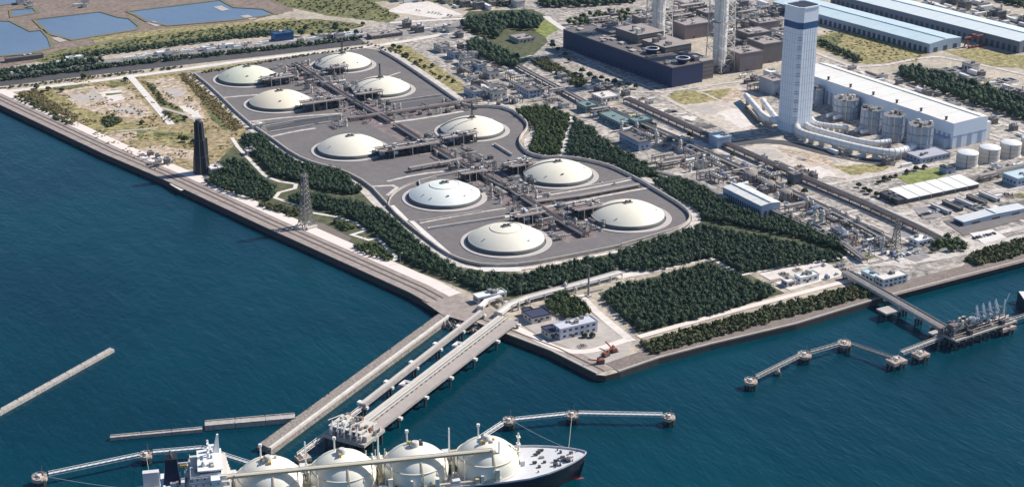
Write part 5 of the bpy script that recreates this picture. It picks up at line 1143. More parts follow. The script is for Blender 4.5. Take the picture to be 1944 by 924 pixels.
cs = [(random.uniform(-22, 14), random.uniform(-8, 8), random.uniform(-4.6, -.6), random.uniform(.9, 1.9)) for _ in range(260)]
b = MB()
for (x, y, z, r) in cs:
    V = CV[:6] * rng.uniform(.6, 1.15, (6, 1)) * r; ca, sa = math.cos(-.9), math.sin(-.9)
    b.add([(x * ca - y * sa + p[0], x * sa + y * ca + p[1], z + p[2]) for p in V], [(0, 2, 4), (2, 1, 4), (1, 3, 4), (3, 0, 4), (2, 0, 5), (1, 2, 5), (3, 1, 5), (0, 3, 5)])
stuff(b.build('boulder_heap', mat('grey_boulder', (.30, .28, .27), (.2, .19, .18), scale=.3), tr))
def caisson(a, b_, wd, top, lab, m=CONC, seg=16):
    A, B = L2(a, b_, top); L = (B - A).length; t = thing('caisson_wall', lab, 'breakwater', (A.x, A.y, 0), math.atan2((B - A).y, (B - A).x), 'concrete breakwater walls')
    n = max(2, int(L / seg))
    for k in range(n):
        x0, x1 = L * k / n, L * (k + 1) / n - .3; MB().box(x0, x1, -wd / 2, wd / 2, -12, top - .05 * (k % 2)).build('caisson', m, t)
        MB().box(x0 + .3, x1 - .3, -wd / 2 + .3, -wd / 2 + .9, top, top + .7).build('parapet', PIERC, t)
caisson((560, 788), (388, 803), 7, -.5, 'wide concrete breakwater wall branching left from the rubble mole', PIERC)
caisson((384, 812), (208, 828), 3.2, -2, 'thin low breakwater wall to the left of the wide one', PIERC)
caisson((213, 661), (-30, 796), 4, -2, 'lone straight breakwater wall at the left, away from the ship', PIERC)
# ---- trestles
def trestle(A, B, wd, z, lab, deck_m, name='jetty_trestle', step=24, ext=(0, 0), thick=1.4, rail=True, capw=0, piles=2, group=None):
    A, B = Vector(A), Vector(B); L = (B - A).length; t = thing(name, lab, 'jetty', (A.x, A.y, 0), math.atan2((B - A).y, (B - A).x), group)
    n = max(1, round(L / step))
    for k in range(n): MB().box(L * k / n, L * (k + 1) / n - .15, -wd / 2, wd / 2, z - thick, z).build('deck_span', deck_m, t)
    if rail:
        for s in (-1, 1): MB().box(0, L, s * wd / 2 - .15, s * wd / 2 + .15, z, z + 1.0).build('parapet', PIERC, t)
    for k in range(n + 1):
        x = min(max(L * k / n, 1.2), L - 1.2); y0, y1 = -wd / 2 - ext[0], wd / 2 + ext[1]
        c = MB().box(x - 1.3, x + 1.3, y0 - capw, y1 + capw, z - thick - 1.8, z - thick).build('pier_cap', CONCW, t)
        for j in range(piles):
            y = y0 + (y1 - y0) * (j + .5) / piles; MB().tube([(x, y, -14), (x, y, z - thick - 1.8)], .9, 8).build('pile', PILE, c)
    return t, L
Z1 = 5.0
A, B = L2((923.8, 636), (736.7, 780), Z1); d = (B - A).normalized(); nn = Vector((-d.y, d.x)); ANG = math.atan2(d.y, d.x)
A = A - d * 34
ROADP = mat('jetty_deck_pink', (.44, .385, .36), (.34, .30, .28), scale=.15)
A1 = A + nn * 5.2
t, L = trestle(A1, A1 + d * 214, 8.6, Z1, 'jetty roadway of the long LNG pier, right-hand deck', ROADP, ext=(0, 2.6), step=35)
for k in range(30): MB().box(6 + k * 6.6, 8.4 + k * 6.6, -4.9, -4.3, Z1 + .2, Z1 + 1.5).build('pipe_clamp', STEELD if k % 4 else RUST, t)
A2 = A - nn * 4.2
t, L = trestle(A2, A2 + d * 206, 8.6, Z1 + .5, 'pipe-carrying deck of the long LNG pier, beside its roadway', PIERC, step=35)
for k in range(6):
    r = (.6, .4, .5, .6, .35, .45)[k]; MB().tube([(0, -3.4 + k * 1.35, Z1 + 1.3), (L, -3.4 + k * 1.35, Z1 + 1.3)], r, 8).build('pipe', (PIPG, OFFW, PIPE, PIPG, STEEL, PIPG)[k], t)
for k in range(18): MB().box(4 + k * 11.4, 4.8 + k * 11.4, -4.2, 4.2, Z1 + .5, Z1 + 1.0).build('pipe_support', CONC, t)
A3, B3 = L2((906.5, 598), (688, 768), Z1); A3 = A3 - (B3 - A3).normalized() * 8
t, L = trestle(A3, B3, 5.2, Z1, 'narrow pipe trestle left of the long LNG pier', PIERC, step=34, capw=1.2)
for k in range(3): MB().tube([(0, -1.6 + k * 1.5, Z1 + .7), (L, -1.6 + k * 1.5, Z1 + .7)], .55, 8).build('pipe', (PIPG, PIPE, STEEL)[k], t)
for k in range(1, 6): MB().box(L * k / 5 - 3.6, L * k / 5, -4.6, -2.3, Z1 - 1, Z1 + 1.4).build('node_block', WHITE, t)
for i, q in enumerate(((872, 656), (772, 730))):
    p = Vector(at(*q, Z1)); t = thing('expansion_loop', ('shoreward', 'seaward')[i] + ' white pipe expansion loop platform between the pier trestles', 'pipe loop', (p.x, p.y, 0), ANG)
    MB().box(-5, 5, -4.5, 4.5, Z1 - 1, Z1 + .2).build('deck', PIERC, t)
    for k in range(3): MB().tube([(-4 + k * 1.1, 4.4, Z1 + 1), (-4 + k * 1.1, -4 + k * 1.1, Z1 + 1), (4 - k * 1.1, -4 + k * 1.1, Z1 + 1), (4 - k * 1.1, 4.4, Z1 + 1)], .5, 8).build('pipe', WHITE, t)
    for sx in (-3.5, 3.5): MB().tube([(sx, -2, -14), (sx, -2, Z1 - 1)], .8, 8).build('pile', PILE, t)
# ---- LNG loading platform
p = A + d * 216 - nn * 4; t = thing('loading_platform', 'white LNG loading platform at the head of the long pier', 'jetty', (p.x, p.y, 0), ANG)
MB().box(-14, 12, -17, 17, Z1 - 1.2, Z1 + 1).build('deck', PIERC, t)
MB().box(-10, 8, -14, 12, Z1 + 6, Z1 + 6.6).build('upper_deck', OFFW, t)
for x in (-9, -1, 7):
    for y in (-13, -4, 4, 11): MB().box(x - .5, x + .5, y - .5, y + .5, Z1 + 1, Z1 + 6).build('column', WHITE, t)
for x in (-12, 0, 10):
    for y in (-15, -5, 5, 15): MB().tube([(x, y, -14), (x, y, Z1 - 1.2)], 1, 8).build('pile', PILE, t)
for k in range(9): MB().tube([(-14, -12 + k * 2.8, Z1 + 2 + (k % 3)), (9, -12 + k * 2.8, Z1 + 2 + (k % 3))], .5, 7).build('pipe', (WHITE, PIPE, OFFW)[k % 3], t)
for k in range(12): MB().cbox(random.uniform(-9, 7), random.uniform(-13, 11), Z1 + 6.6, random.uniform(1.5, 4), random.uniform(1.5, 4), random.uniform(1, 3.5)).build('deck_unit', random.choice((WHITE, OFFW, PINK, STEEL)), t)
def arm(x, y, z, t, rz, s=1.0, m=WHITE):
    a = MB().tube([(x, y, z), (x, y, z + 9 * s)], .55, 8).build('riser', m, t)
    c, si = math.cos(rz), math.sin(rz)
    MB().tube([(x, y, z + 9 * s), (x - c * 2 * s, y - si * 2 * s, z + 17 * s)], .45, 8).build('inboard_arm', m, t)
    MB().tube([(x - c * 2 * s, y - si * 2 * s, z + 17 * s), (x + c * 3 * s, y + si * 3 * s, z + 8 * s)], .4, 8).build('outboard_arm', m, t)
    MB().cbox(x + c * .8 * s, y + si * .8 * s, z + 6.4 * s, 2 * s, 2 * s, 2.2 * s).build('counterweight', BLUEG, t)
for y in (-10, -5, 0, 5, 10): arm(10, y, Z1 + 1, t, 0, .62)
MB().box(2, 8, 12.5, 16.5, Z1 + 1, Z1 + 5).build('control_cabin', OFFW, t)
for k in range(26): MB().cbox(random.uniform(-13, 10), random.uniform(-16, 16), Z1 + 1, random.uniform(.8, 2.4), random.uniform(.8, 2.4), random.uniform(1, 5)).build('deck_unit', random.choice((OFFW, PINK, STEEL, STEELD, RUST, PIPG)), t)
for y in (-14, -8, -2, 4): MB().beam((-10, y, Z1 + 6.6), (8, y, Z1 + 10.5), .4).build('brace', OFFW, t)
# gangway catwalk from the platform toward the breasting dolphin on the left
def catwalk(a, b_, z, lab, wd=2.0, grp='mooring catwalks', m=WHITE):
    A, B = Vector(at(*a, z)), Vector(at(*b_, z)); L = (B - A).length; t = thing('catwalk', lab, 'catwalk', (A.x, A.y, 0), math.atan2((B - A).y, (B - A).x), grp)
    MB().box(0, L, -wd / 2, wd / 2, z - .3, z).build('walkway', m, t)
    for s in (-1, 1):
        MB().box(0, L, s * wd / 2 - .15, s * wd / 2 + .15, z + .9, z + 1.15).build('handrail', m, t)
        b = MB().box(0, L, s * wd / 2 - .2, s * wd / 2 + .2, z - 1.6, z - 1.3)
        n = max(2, int(L / 4))
        for k in range(n): b.beam((L * k / n, s * wd / 2, z - 1.45), (L * (k + 1) / n, s * wd / 2, z + 1), .18)
        b.build('truss_side', m, t)
    return t
def dolphin(px, lab, r=5.0, sq=None, top=1.2, posts=True, grp='mooring dolphins'):
    X, Y = at(*px, top); t = thing('dolphin', lab, 'dolphin', (X, Y, 0), random.uniform(0, .4) if not sq else R(3), grp)
    if sq: cp_ = MB().box(-sq[0] / 2, sq[0] / 2, -sq[1] / 2, sq[1] / 2, top - 2.6, top).build('cap', DOLT, t); pp = [(sx * sq[0] * .36, sy * sq[1] * .36) for sx in (-1, 0, 1) for sy in (-1, 1)]
    else: cp_ = MB().lathe([(r * .93, top - 2.6), (r, top - 2.3), (r, top - .2), (r * .95, top)], 10, smooth=False).build('cap', DOLT, t); pp = [(math.cos(k * 1.05) * r * .68, math.sin(k * 1.05) * r * .68) for k in range(6)]
    for (x, y) in pp: MB().tube([(x * 1.15, y * 1.15, -14), (x, y, top - 2.6)], .8, 8).build('pile', PILE, t)
    for k in range(3):
        a = k * 2.1; MB().lathe([(.7, 0), (.5, 1), (.9, 1.5), (.6, 1.9)], 9, (math.cos(a) * r * .45, math.sin(a) * r * .45, top)).build('mooring_hook', OFFW if k else RUST, cp_)
    MB().cbox(0, 0, top, 2.4, 1.8, 1.6).build('capstan_box', WHITE, cp_)
    rl = MB()
    for k in range(10):
        a, c = k * .628, (k + 1) * .628; q = r * .92 if not sq else min(sq) * .46
        rl.beam((q * math.cos(a), q * math.sin(a), top + 1.1), (q * math.cos(c), q * math.sin(c), top + 1.1), .14); rl.beam((q * math.cos(a), q * math.sin(a), top), (q * math.cos(a), q * math.sin(a), top + 1.1), .14)
    rl.build('guard_rail', OFFW, cp_)
    if posts: MB().tube([(r * .4, 0, top), (r * .4, 0, top + 7)], .16, 6).build('lamp_pole', STEEL, t)
    MB().box(-1, 1, -r - .9 if not sq else -sq[1] / 2 - .9, -r + .1 if not sq else -sq[1] / 2 + .1, top - 5, top - 1).build('fender', STEELD, t)
dolphin((75, 904), 'leftmost mooring dolphin near the bottom left corner', 5.2)
dolphin((277, 862), 'mooring dolphin second from the left, behind the ship stern', 4.4)
dolphin((966, 797), 'mooring dolphin nearest the ship bow, where the catwalk bends', 4.6)
dolphin((1086, 786), 'middle mooring dolphin of the three off the ship bow', 4.6)
dolphin((1270, 790), 'outermost mooring dolphin off the ship bow', 4.4)
dolphin((1425, 722), 'leftmost dolphin of the right-hand jetty', 5)
dolphin((1527, 672), 'second dolphin from the left at the right-hand jetty', 5.4)
dolphin((1603, 650), 'third dolphin from the left at the right-hand jetty', 5.4)
dolphin((1702, 682), 'square pale dolphin nearest the left end of the right jetty head', 5, (13, 10), 1.5)
dolphin((1748, 670), 'square dolphin between the pale one and the right jetty head', 5, (11, 9), 1.5)
dolphin((1908, 618), 'square dolphin with a tall white mast at the right end of the jetty head', 5, (15, 10), 1.5)
dolphin((1475, 702), 'small low support block under the left catwalk of the right-hand jetty', 2.4, None, -1, False)
catwalk((92, 898), (265, 862), 2.5, 'mooring catwalk between the two dolphins at the bottom left')
catwalk((290, 857), (384, 849), 2.5, 'mooring catwalk from the second dolphin to the ship stern')
catwalk((384, 849), (492, 884), 2.5, 'mooring catwalk passing behind the ship deckhouse')
catwalk((690, 770), (566, 862), 3, 'narrow walkway from the pier head down to the breasting dolphin', 2.4, m=CONC)
dolphin((575, 866), 'breasting dolphin between the ship and the end of the narrow walkway', 5, (9, 8), 2)
dolphin((770, 862), 'breasting dolphin between the ship and the loading platform', 5, (9, 8), 2)
catwalk((954, 802), (862, 862), 2.5, 'sloping white catwalk from the bow dolphin toward the ship')
catwalk((978, 795), (1074, 785), 2.5, 'mooring catwalk between the bow dolphin and the middle one')
catwalk((1098, 783), (1258, 786), 2.5, 'longest mooring catwalk out to the outermost bow dolphin')
catwalk((1436, 714), (1517, 674), 2.5, 'mooring catwalk between first and second dolphin of the right jetty', 2.0, m=PIERC)
catwalk((1540, 667), (1592, 652), 2.5, 'short mooring catwalk between second and third dolphin of the right jetty', 2.0, m=PIERC)
catwalk((1617, 652), (1694, 678), 2.5, 'dark mooring catwalk from the third dolphin to the pale square one', 1.8, m=STEEL)
catwalk((1712, 668), (1812, 630), 2.5, 'broad walkway from the square dolphins to the right jetty head', 3.2, m=PIERC)
catwalk((1912, 608), (2010, 578), 2.5, 'catwalk leaving the picture at the right edge', m=PIERC)
# ---- right-hand jetty
A, B = L2((1606, 516), (1806, 630), 5); tr_, L = trestle(A, B, 9, 5, 'right-hand jetty trestle with pipes, from the shore to the jetty head', CONC2, step=20, piles=3)
for k in range(4): MB().tube([(0, -3.4 + k * 1.5, 6), (L, -3.4 + k * 1.5, 6)], .5, 7).build('pipe', (OFFW, PIPE, CONC, STEEL)[k], tr_)
X, Y = at(1688, 586, 3); t = thing('trestle_bent', 'dark braced pile cluster under the right-hand jetty trestle', 'pile cluster', (X, Y, 0))
MB().box(-8, 8, -6, 6, 1.2, 2.6).build('cap', CONC2, t)
for x in (-6, 0, 6):
    for y in (-4, 4): MB().tube([(x * 1.2, y * 1.2, -14), (x, y, 1.2)], .8, 8).build('pile', PILE, t)
A, B = L2((1800, 640), (1916, 602), 4); ang2 = math.atan2((B - A).y, (B - A).x); L = LH = (B - A).length
t = t_head = thing('jetty_terminal', 'right-hand jetty head with dark pipework and loading arms', 'jetty', (A.x, A.y, 0), ang2)
MB().box(0, L, -8, 7, 2.8, 4.2).build('deck', CONC2, t); MB().box(2, L * .5, -3, 6, 9, 9.5).build('upper_deck', STEELD, t)
for k in range(8):
    for y in (-6.5, 0, 6): MB().tube([(2 + k * (L - 4) / 7, y, -14), (2 + k * (L - 4) / 7, y, 2.8)], .9, 8).build('pile', PILE, t)
for k in range(6):
    for y in (-2.5, 5.5): MB().box(2 + k * L * .09 - .3, 2 + k * L * .09 + .3, y - .3, y + .3, 4.2, 9).build('column', STEELD, t)
for k in range(7): MB().tube([(1, -6 + k * 1.8, 5 + (k % 2) * 1.4), (L - 2, -6 + k * 1.8, 5 + (k % 2) * 1.4)], .5, 7).build('pipe', (STEELD, PINK, STEEL, PIPE)[k % 4], t)
for k in range(8): arm(L * .46 + k * 3.6, 1 + (k % 2) * 2.4, 4.2, t, -math.pi / 2, .95, mat('arm_bluewhite', (.5, .56, .62), (.42, .48, .55), rough=.4))
MB().lathe([(3.2, 0), (3.2, 2.4), (2.2, 3.2), (.05, 3.6)], 14, (L * .42, 3, 9.5)).build('surge_drum', WHITE, t); MB().box(3, 9, -2, 4, 9.5, 13).build('control_cabin', BROWN, t)
MB().box(1.5, L - 1.5, -7, 6, -.6, 2.75).build('deck_girder', STEELD, t)
for k in range(16): MB().cbox(random.uniform(0, L * .4), random.uniform(-4, 12), 4.2, random.uniform(1, 3), random.uniform(1, 3), random.uniform(3, 10)).build('pipe_tower', random.choice((PINK, STEELD, STEEL, OFFW, BROWN)), t)
MB().box(-6, L * .45, 7, 15, 2.8, 4.2).build('deck', CONC2, t)
for k in range(4): MB().tube([(-4 + k * 6, 12, -14), (-4 + k * 6, 12, 2.8)], .9, 8).build('pile', PILE, t)
for k in range(14): MB().cbox(random.uniform(3, L * .9), random.uniform(-6, 5), 4.2, random.uniform(1.5, 4), random.uniform(1.5, 4), random.uniform(1, 4)).build('deck_unit', random.choice((PINK, STEELD, STEEL, OFFW)), t)
for k in range(9): MB().lathe([(1, 0), (1, 1.6)], 8, (2 + k * (L - 4) / 8, -8.6, 1.4)).build('fender', STEELD, t)
X, Y = at(1903, 612, 1.5); t = thing('jetty_mast', 'tall white forked mast on the right end dolphin of the right jetty', 'mast', (X, Y, 1.5)); MB().tube([(0, 0, 0), (0, 0, 20)], .7, 8, .4).build('pole', WHITE, t); MB().tube([(0, 0, 15), (4, 0, 24)], .35, 6).build('boom', WHITE, t)
X, Y = at(1948, 590, WZ); t = thing('mooring_barge', 'dark hull of a barge cut off by the right picture edge', 'barge', (X + 8, Y + 6, WZ), R(60)); MB().box(-20, 12, -6, 6, -1, 8).build('hull', BLACK, t); MB().box(-19, 11, -5.4, 5.4, 8, 8.6).build('deck', WHITE, t); MB().box(-16, -8, -4, 4, 8.6, 14).build('deckhouse', WHITE, t)
pipe_rack(P([(946, 604), (966, 588), (1000, 574), (1060, 558), (1112, 544), (1176, 526)]), 'pale pipe rack running inland from the root of the long pier', 7, 4.5, 6, 14, mats=(OFFW, CONC, PIPE, WHITE), frame=CONC)
pipe_rack(P([(912, 592), (924, 580), (950, 572)]), 'short pale pipe rack at the root of the narrow trestle', 5, 4.5, 4, 10, mats=(OFFW, CONC, WHITE), frame=CONC)
for k in range(5):
    L = LH; fr = MB().box(L * .46 + k * 7 - .3, L * .46 + k * 7 + .3, -3.5, -2.9, 4.2, 15).box(L * .46 + k * 7 - .3, L * .46 + k * 7 + .3, 5.4, 6, 4.2, 15).box(L * .46 + k * 7 - .3, L * .46 + k * 7 + .3, -2.9, 5.4, 14.4, 15).build('arm_frame', STEEL, t_head)
# red machinery at the south corner
for i, (px, py) in enumerate(((1150, 676), (1164, 668), (1140, 690))):
    X, Y = at(px, py); t = thing('red_crawler_crane', 'red crawler crane at the south corner, ' + ('left', 'right', 'front')[i] + ' of the three', 'crane', (X, Y, .4), i * 1.3 + .3, 'red machines at the south corner')
    for s in (-1.6, 1.6): MB().box(-2.6, 2.6, s - .5, s + .5, 0, 1.2).build('track', STEELD, t)
    MB().box(-2.8, 2, -1.7, 1.7, 1.2, 3.4).build('body', RUST, t); MB().box(.6, 2.4, -1.6, -.2, 2.2, 4.4).build('cab', RUST, t); MB().beam((1.6, .4, 2.6), (10, .4, 4.6), .8).build('boom', RUST, t)
# red crane at the warehouse
X, Y = at(1848, 88); t = thing('red_gantry_crane', 'rust-red gantry crane between the two pale blue warehouses', 'crane', (X, Y, .3))
for x in (-12, 12): lat = MB().beam((x, -4, 0), (x, 0, 11), 1.2).beam((x, 4, 0), (x, 0, 11), 1.2).build('leg_frame', RUST, t)
MB().box(-16, 16, -1.6, 1.6, 11, 13).build('girder', RUST, t); MB().box(-3, 2, -2.4, 2.4, 13, 15.5).build('trolley', RUST, t)
for k in range(5): MB().box(-14 + k * 6, -10 + k * 6, -8, -5, 0, 2.5).build('load_stack', RUST, t)
# ---- vehicles
def mk_car(m, van=False):
    t = thing('parked_car', 'car', 'car'); h = 1.9 if van else 1.0
    MB().box(-2.3, 2.3, -.9, .9, .35, h).build('body', m, t)
    if not van: MB().add([(-1.6, -.8, 1), (1.2, -.8, 1), (1.2, .8, 1), (-1.6, .8, 1), (-1.2, -.7, 1.55), (.6, -.7, 1.55), (.6, .7, 1.55), (-1.2, .7, 1.55)], [(4, 5, 6, 7), (0, 1, 5, 4), (1, 2, 6, 5), (2, 3, 7, 6), (3, 0, 4, 7)]).build('cabin', GLASS, t)
    else: MB().box(1.2, 2.32, -.8, .8, 1.2, 1.85).build('windscreen', GLASS, t)
    for x in (-1.45, 1.45):
        for y in (-.85, .85): MB().tube([(x, y - .1, .35), (x, y + .1, .35)], .35, 8).build('wheel', BLACK, t)
    return t
CARS = [mk_car(WHITE), mk_car(mat('car_silver', (.5, .51, .53), (.45, .46, .48), rough=.3, metal=.4)), mk_car(mat('car_dark', (.04, .045, .06), (.05, .05, .06), rough=.3)), mk_car(WHITE, True), mk_car(mat('car_red', (.35, .03, .03), (.3, .03, .03), rough=.3))]
def cars(a, b_, n, where, rz=0.0, keep=.8, kinds=(0, 0, 1, 2, 3)):
    A, B = L2(a, b_)
    for k in range(n):
        if random.random() > keep: continue
        p = A.lerp(B, (k + .5) / n); i = random.choice(kinds)
        place(CARS[i], (p.x, p.y, .55), rz + random.choice((0, math.pi)), 1.0, ('white', 'silver', 'dark', 'white van-bodied', 'red')[i] + ' car parked ' + where, ('white', 'silver', 'dark', 'white van-bodied', 'red')[i] + ' cars ' + where)
cars((0, 133), (130, 120), 22, 'in the freight yard left of the tree row', 1.5)
cars((250, 108), (480, 82), 40, 'along the freight yard behind the far tanks', 1.5)
cars((600, 72), (690, 62), 16, 'at the depot beyond the far tanks', 1.5)
cars((1690, 492), (1745, 480), 10, 'on the asphalt lot in the substation yard', 1.5)
cars((1740, 412), (1790, 400), 9, 'on the round asphalt lot', 1.5)
cars((1080, 622), (1128, 610), 6, 'behind the white control building', 1.5)
cars((1840, 456), (1890, 444), 8, 'on the pale slab near the right shrub bank', 1.5)
cars((1140, 170), (1190, 190), 9, 'in front of the boiler house', 0)
cars((1790, 150), (1850, 166), 12, 'in the walled yard behind the tree belt', 0)
cars((790, 20), (860, 32), 12, 'on the grey lot at the top', .4, .6)
cars((300, 302), (330, 312), 5, 'in the depot yard left of the black chimney', 0)
cars((1100, 345), (1180, 352), 3, 'on a bay road between the right-hand near domes', .1, 1, (4, 0))
# ================================================================== LNG CARRIER
BOW = Vector(at(1113, 858, 14)); YAW = R(-17); LOA = 286.0
fw = Vector((math.cos(YAW), math.sin(YAW)))
ship = thing('lng_carrier', 'LNG carrier with cream spherical tank covers and white deckhouse moored at the long pier', 'ship', (BOW.x, BOW.y, WZ), YAW)
HULL = mat('hull_navy', (.018, .018, .04), (.03, .03, .05), rough=.4, scale=.05, obj_coord=True)
RED = mat('antifouling_red', (.30, .06, .055), (.24, .05, .05), rough=.5, scale=.1, obj_coord=True)
DECK = mat('deck_white', (.66, .66, .68), (.56, .56, .58), rough=.6, scale=.2, obj_coord=True)
CRS = mat('tank_cover_cream', (.82, .79, .70), (.76, .72, .61), rough=.45, scale=.06, obj_coord=True)
D = 15.5; HB = 23.0      # deck height over water, half beam
def hb(s, z=1.0):        # half beam at distance s behind the bow, z 0 keel .. 1 deck
    e = 62 - 16 * (z - .5)
    a = min(1.0, max(0.0, (s - (1 - z) * 9) / e)); f = math.sin(a * math.pi / 2) ** (.72 + .5 * (1 - z))
    st = min(1.0, max(0.0, (LOA - s) / 30)); g = .72 + .28 * math.sin(st * math.pi / 2) if z > .6 else math.sin(st * math.pi / 2) ** .8
    return HB * f * g
ss = [0, 1.5, 4, 8, 13, 20, 30, 42, 56, 72, 110, 160, 210, 250, 268, 279, LOA]
def hull_band(z0, z1, q0, q1, name, m, n=3):
    b = MB(); rows = []
    for i in range(n + 1):
        z = z0 + (z1 - z0) * i / n; q = q0 + (q1 - q0) * i / n; row = []
        for s in ss: row.append((-s - (0 if s > 60 else (1 - q) * 7 * (1 - s / 60)), hb(s, q), z + (2.6 * max(0, 1 - s / 45) ** 1.5 if q > .95 else 0)))
        rows.append(row)
    for sgn in (1, -1):
        v = [(p[0], p[1] * sgn, p[2]) for r in rows for p in r]; N = len(ss)
        b.add(v, [((i * N + j, i * N + j + 1, (i + 1) * N + j + 1, (i + 1) * N + j) if sgn > 0 else (i * N + j, (i + 1) * N + j, (i + 1) * N + j + 1, i * N + j + 1)) for i in range(n) for j in range(N - 1)], True)
    y0, y1 = hb(LOA, q0), hb(LOA, q1); b.add([(-LOA, -y0, z0), (-LOA, y0, z0), (-LOA, y1, z1), (-LOA, -y1, z1)], [(0, 1, 2, 3)])
    return b.build(name, m, ship)
hull_band(-9, 1.5, 0, .45, 'lower_hull', RED); hull_band(1.5, D, .45, 1.0, 'hull', HULL, 4)
v = []; rise = lambda s: 2.6 * max(0, 1 - s / 45) ** 1.5
dk = MB(); N = len(ss); dk.add([(-s, hb(s) - .25 if s else 0, D + rise(s) - .1) for s in ss] + [(-s, -hb(s) + .25 if s else 0, D + rise(s) - .1) for s in ss], [(N + j, N + j + 1, j + 1, j) if True else 0 for j in range(N - 1)])
dk.build('deck', DECK, ship)
for sgn in (1, -1):
    b = MB()
    for s0, s1 in zip(ss[:-1], ss[1:]): b.beam((-s0, sgn * hb(s0), D + rise(s0) + .5), (-s1, sgn * hb(s1), D + rise(s1) + .5), .3, 1.2)
    b.build('bulwark', DECK, ship)
MB().lathe([(.1, 0), (2.2, 1.5), (2.8, 4), (2.8, 10), (2.4, 14)], 14).build('bulbous_bow', RED, ship, (2, 0, -2.6)).rotation_euler = (0, R(-90), 0)
TK = [66, 112, 158, 204]
for i, s in enumerate(TK):
    r = 21.6 if i else 21.0; zc_ = D - 1.5
    prof = [(r, 0), (r, 4)] + [(r * math.cos(a), 4 + (r - 4) * math.sin(a)) for a in np.linspace(.12, math.pi / 2 - .02, 12)]
    t_ = MB().lathe(prof, 56, (-s, 0, zc_)).build('tank_cover', CRS, ship)
    MB().lathe([(r + .9, 0), (r + .9, 2.6), (r, 2.8)], 56, (-s, 0, zc_ + .2), True, False).build('skirt', OFFW, t_)
    zt = zc_ + 4 + r - 4
    MB().lathe([(2.8, 0), (2.8, 3.0), (1.8, 3.8)], 14, (-s, 0, zt - .6)).build('tank_dome', OFFW, t_)
    for k in range(6): MB().cbox(-s + random.uniform(-5, 5), random.uniform(-4.5, 4.5), zt - 1.3, random.uniform(1, 2.4), random.uniform(1, 2.4), random.uniform(2, 3.4)).build('valve', random.choice((STEEL, YEL, OFFW, STEELD)), t_)
    MB().tube([(-s - 4, 6, zt - 1), (-s - 4, 6, zt + 7)], .5, 8, .5).build('vent_mast', WHITE, t_)
    MB().lathe([(.9, 0), (1.1, .5), (1.1, 2)], 8, (-s - 4, 6, zt + 6.5)).build('vent_head', WHITE, t_)
    for rr, zz in ((r * .90, 11.6),):
        MB().lathe([(rr - .3, 0), (rr + .6, 0), (rr + .6, .25), (rr - .3, .25)], 56, (-s, 0, zc_ + zz), False, False).build('walkway_ring', mat('cream_walkway', (.76, .70, .55), (.68, .62, .48), obj_coord=True), t_)
    b = MB()
    for q in range(9):
        a = 1.5 * q / 16; a2 = 1.5 * (q + 1) / 16
        b.beam((-s + 2, -(r * math.cos(a)) - .2, zc_ + 4 + (r - 4) * math.sin(a) + .3), (-s + 2, -(r * math.cos(a2)) - .2, zc_ + 4 + (r - 4) * math.sin(a2) + .3), .8, .3)
    b.build('cover_stair', mat('ship_ochre', (.66, .56, .36), (.56, .47, .3), obj_coord=True), t_)
# fore and aft trunk walkway with pipes over the tank tops
zt = D - 1.5 + 4 + 16.6
b = MB().box(-232, -62, -14, -9.6, zt - 1.9, zt - 1.4).build('trunk_walkway', mat('trunk_deck', (.74, .68, .54), (.6, .54, .42), obj_coord=True), ship)
for y in (-13.4, -12.3, -11.2, -10.1): MB().tube([(-230, y, zt - .8), (-64, y, zt - .8)], .45, 8).build('cargo_pipe', (OFFW, MATS['ship_ochre'], PIPE, CRS)[int(abs(y)) % 4], ship)
for x in range(-228, -60, 8): MB().box(x - .2, x + .2, -14.1, -9.5, zt - 1.4, zt - 1.2).build('pipe_support', MATS['ship_ochre'], ship)
for x in (-89, -135, -181, -226):
    for y in (-13.5, -10): MB().beam((x, y, D), (x, y, zt - 1.9), .7).build('trunk_leg', MATS['ship_ochre'], ship)
    for k in range(5): MB().cbox(x + random.uniform(-2, 2), random.uniform(-14, 14), D, random.uniform(2, 4), random.uniform(2, 5), random.uniform(2, 6)).build('deck_unit', random.choice((MATS['ship_ochre'], OFFW, STEELD, YEL)), ship)
    for sgn in (1, -1): MB().cbox(x, sgn * 19, D, 5, 5, 4).build('deck_locker', DECK, ship)
for x in np.arange(-226, -62, 3.2):
    b_ = random.uniform(-20, 20); o_ = abs(((-x - 66) % 46) - 23)
    if o_ > 9: b_ = random.choice((-1, 1)) * random.uniform(20.3, 21.8)
    MB().cbox(x, b_, D, random.uniform(1, 3), random.uniform(1, 3.5), random.uniform(1.5, 9)).build('deck_pipework', random.choice((MATS['ship_ochre'], CRS, OFFW, STEELD, MATS['cream_walkway'])), ship)
for y in (-21.5, -20.6, 20.6, 21.5): MB().tube([(-226, y, D + 2.5), (-60, y, D + 2.5)], .35, 6).build('deck_pipe', (CRS, MATS['ship_ochre'])[int(y) % 2], ship)
for x in (-89, -135, -181):
    for k in range(4): MB().tube([(x - 6 + k * 4, -12, zt - 1), (x - 6 + k * 4, -16, zt - 6), (x - 6 + k * 4, -17, D)], .4, 6).build('riser_pipe', (CRS, MATS['ship_ochre'], OFFW)[k % 3], ship)
# cargo manifold amidships
mf = MB().box(-148, -122, 17.5, 22.4, D + 3, D + 3.6).build('manifold_platform', MATS['cream_walkway'], ship)
for k in range(6): MB().tube([(-146 + k * 4.6, 8, D + 5), (-146 + k * 4.6, 22.8, D + 5)], .6, 8).build('manifold_pipe', (OFFW, CRS)[k % 2], mf)
for k in range(5): MB().box(-147 + k * 6, -146.4 + k * 6, 20, 20.6, D, D + 9).build('manifold_frame', CRS, mf)
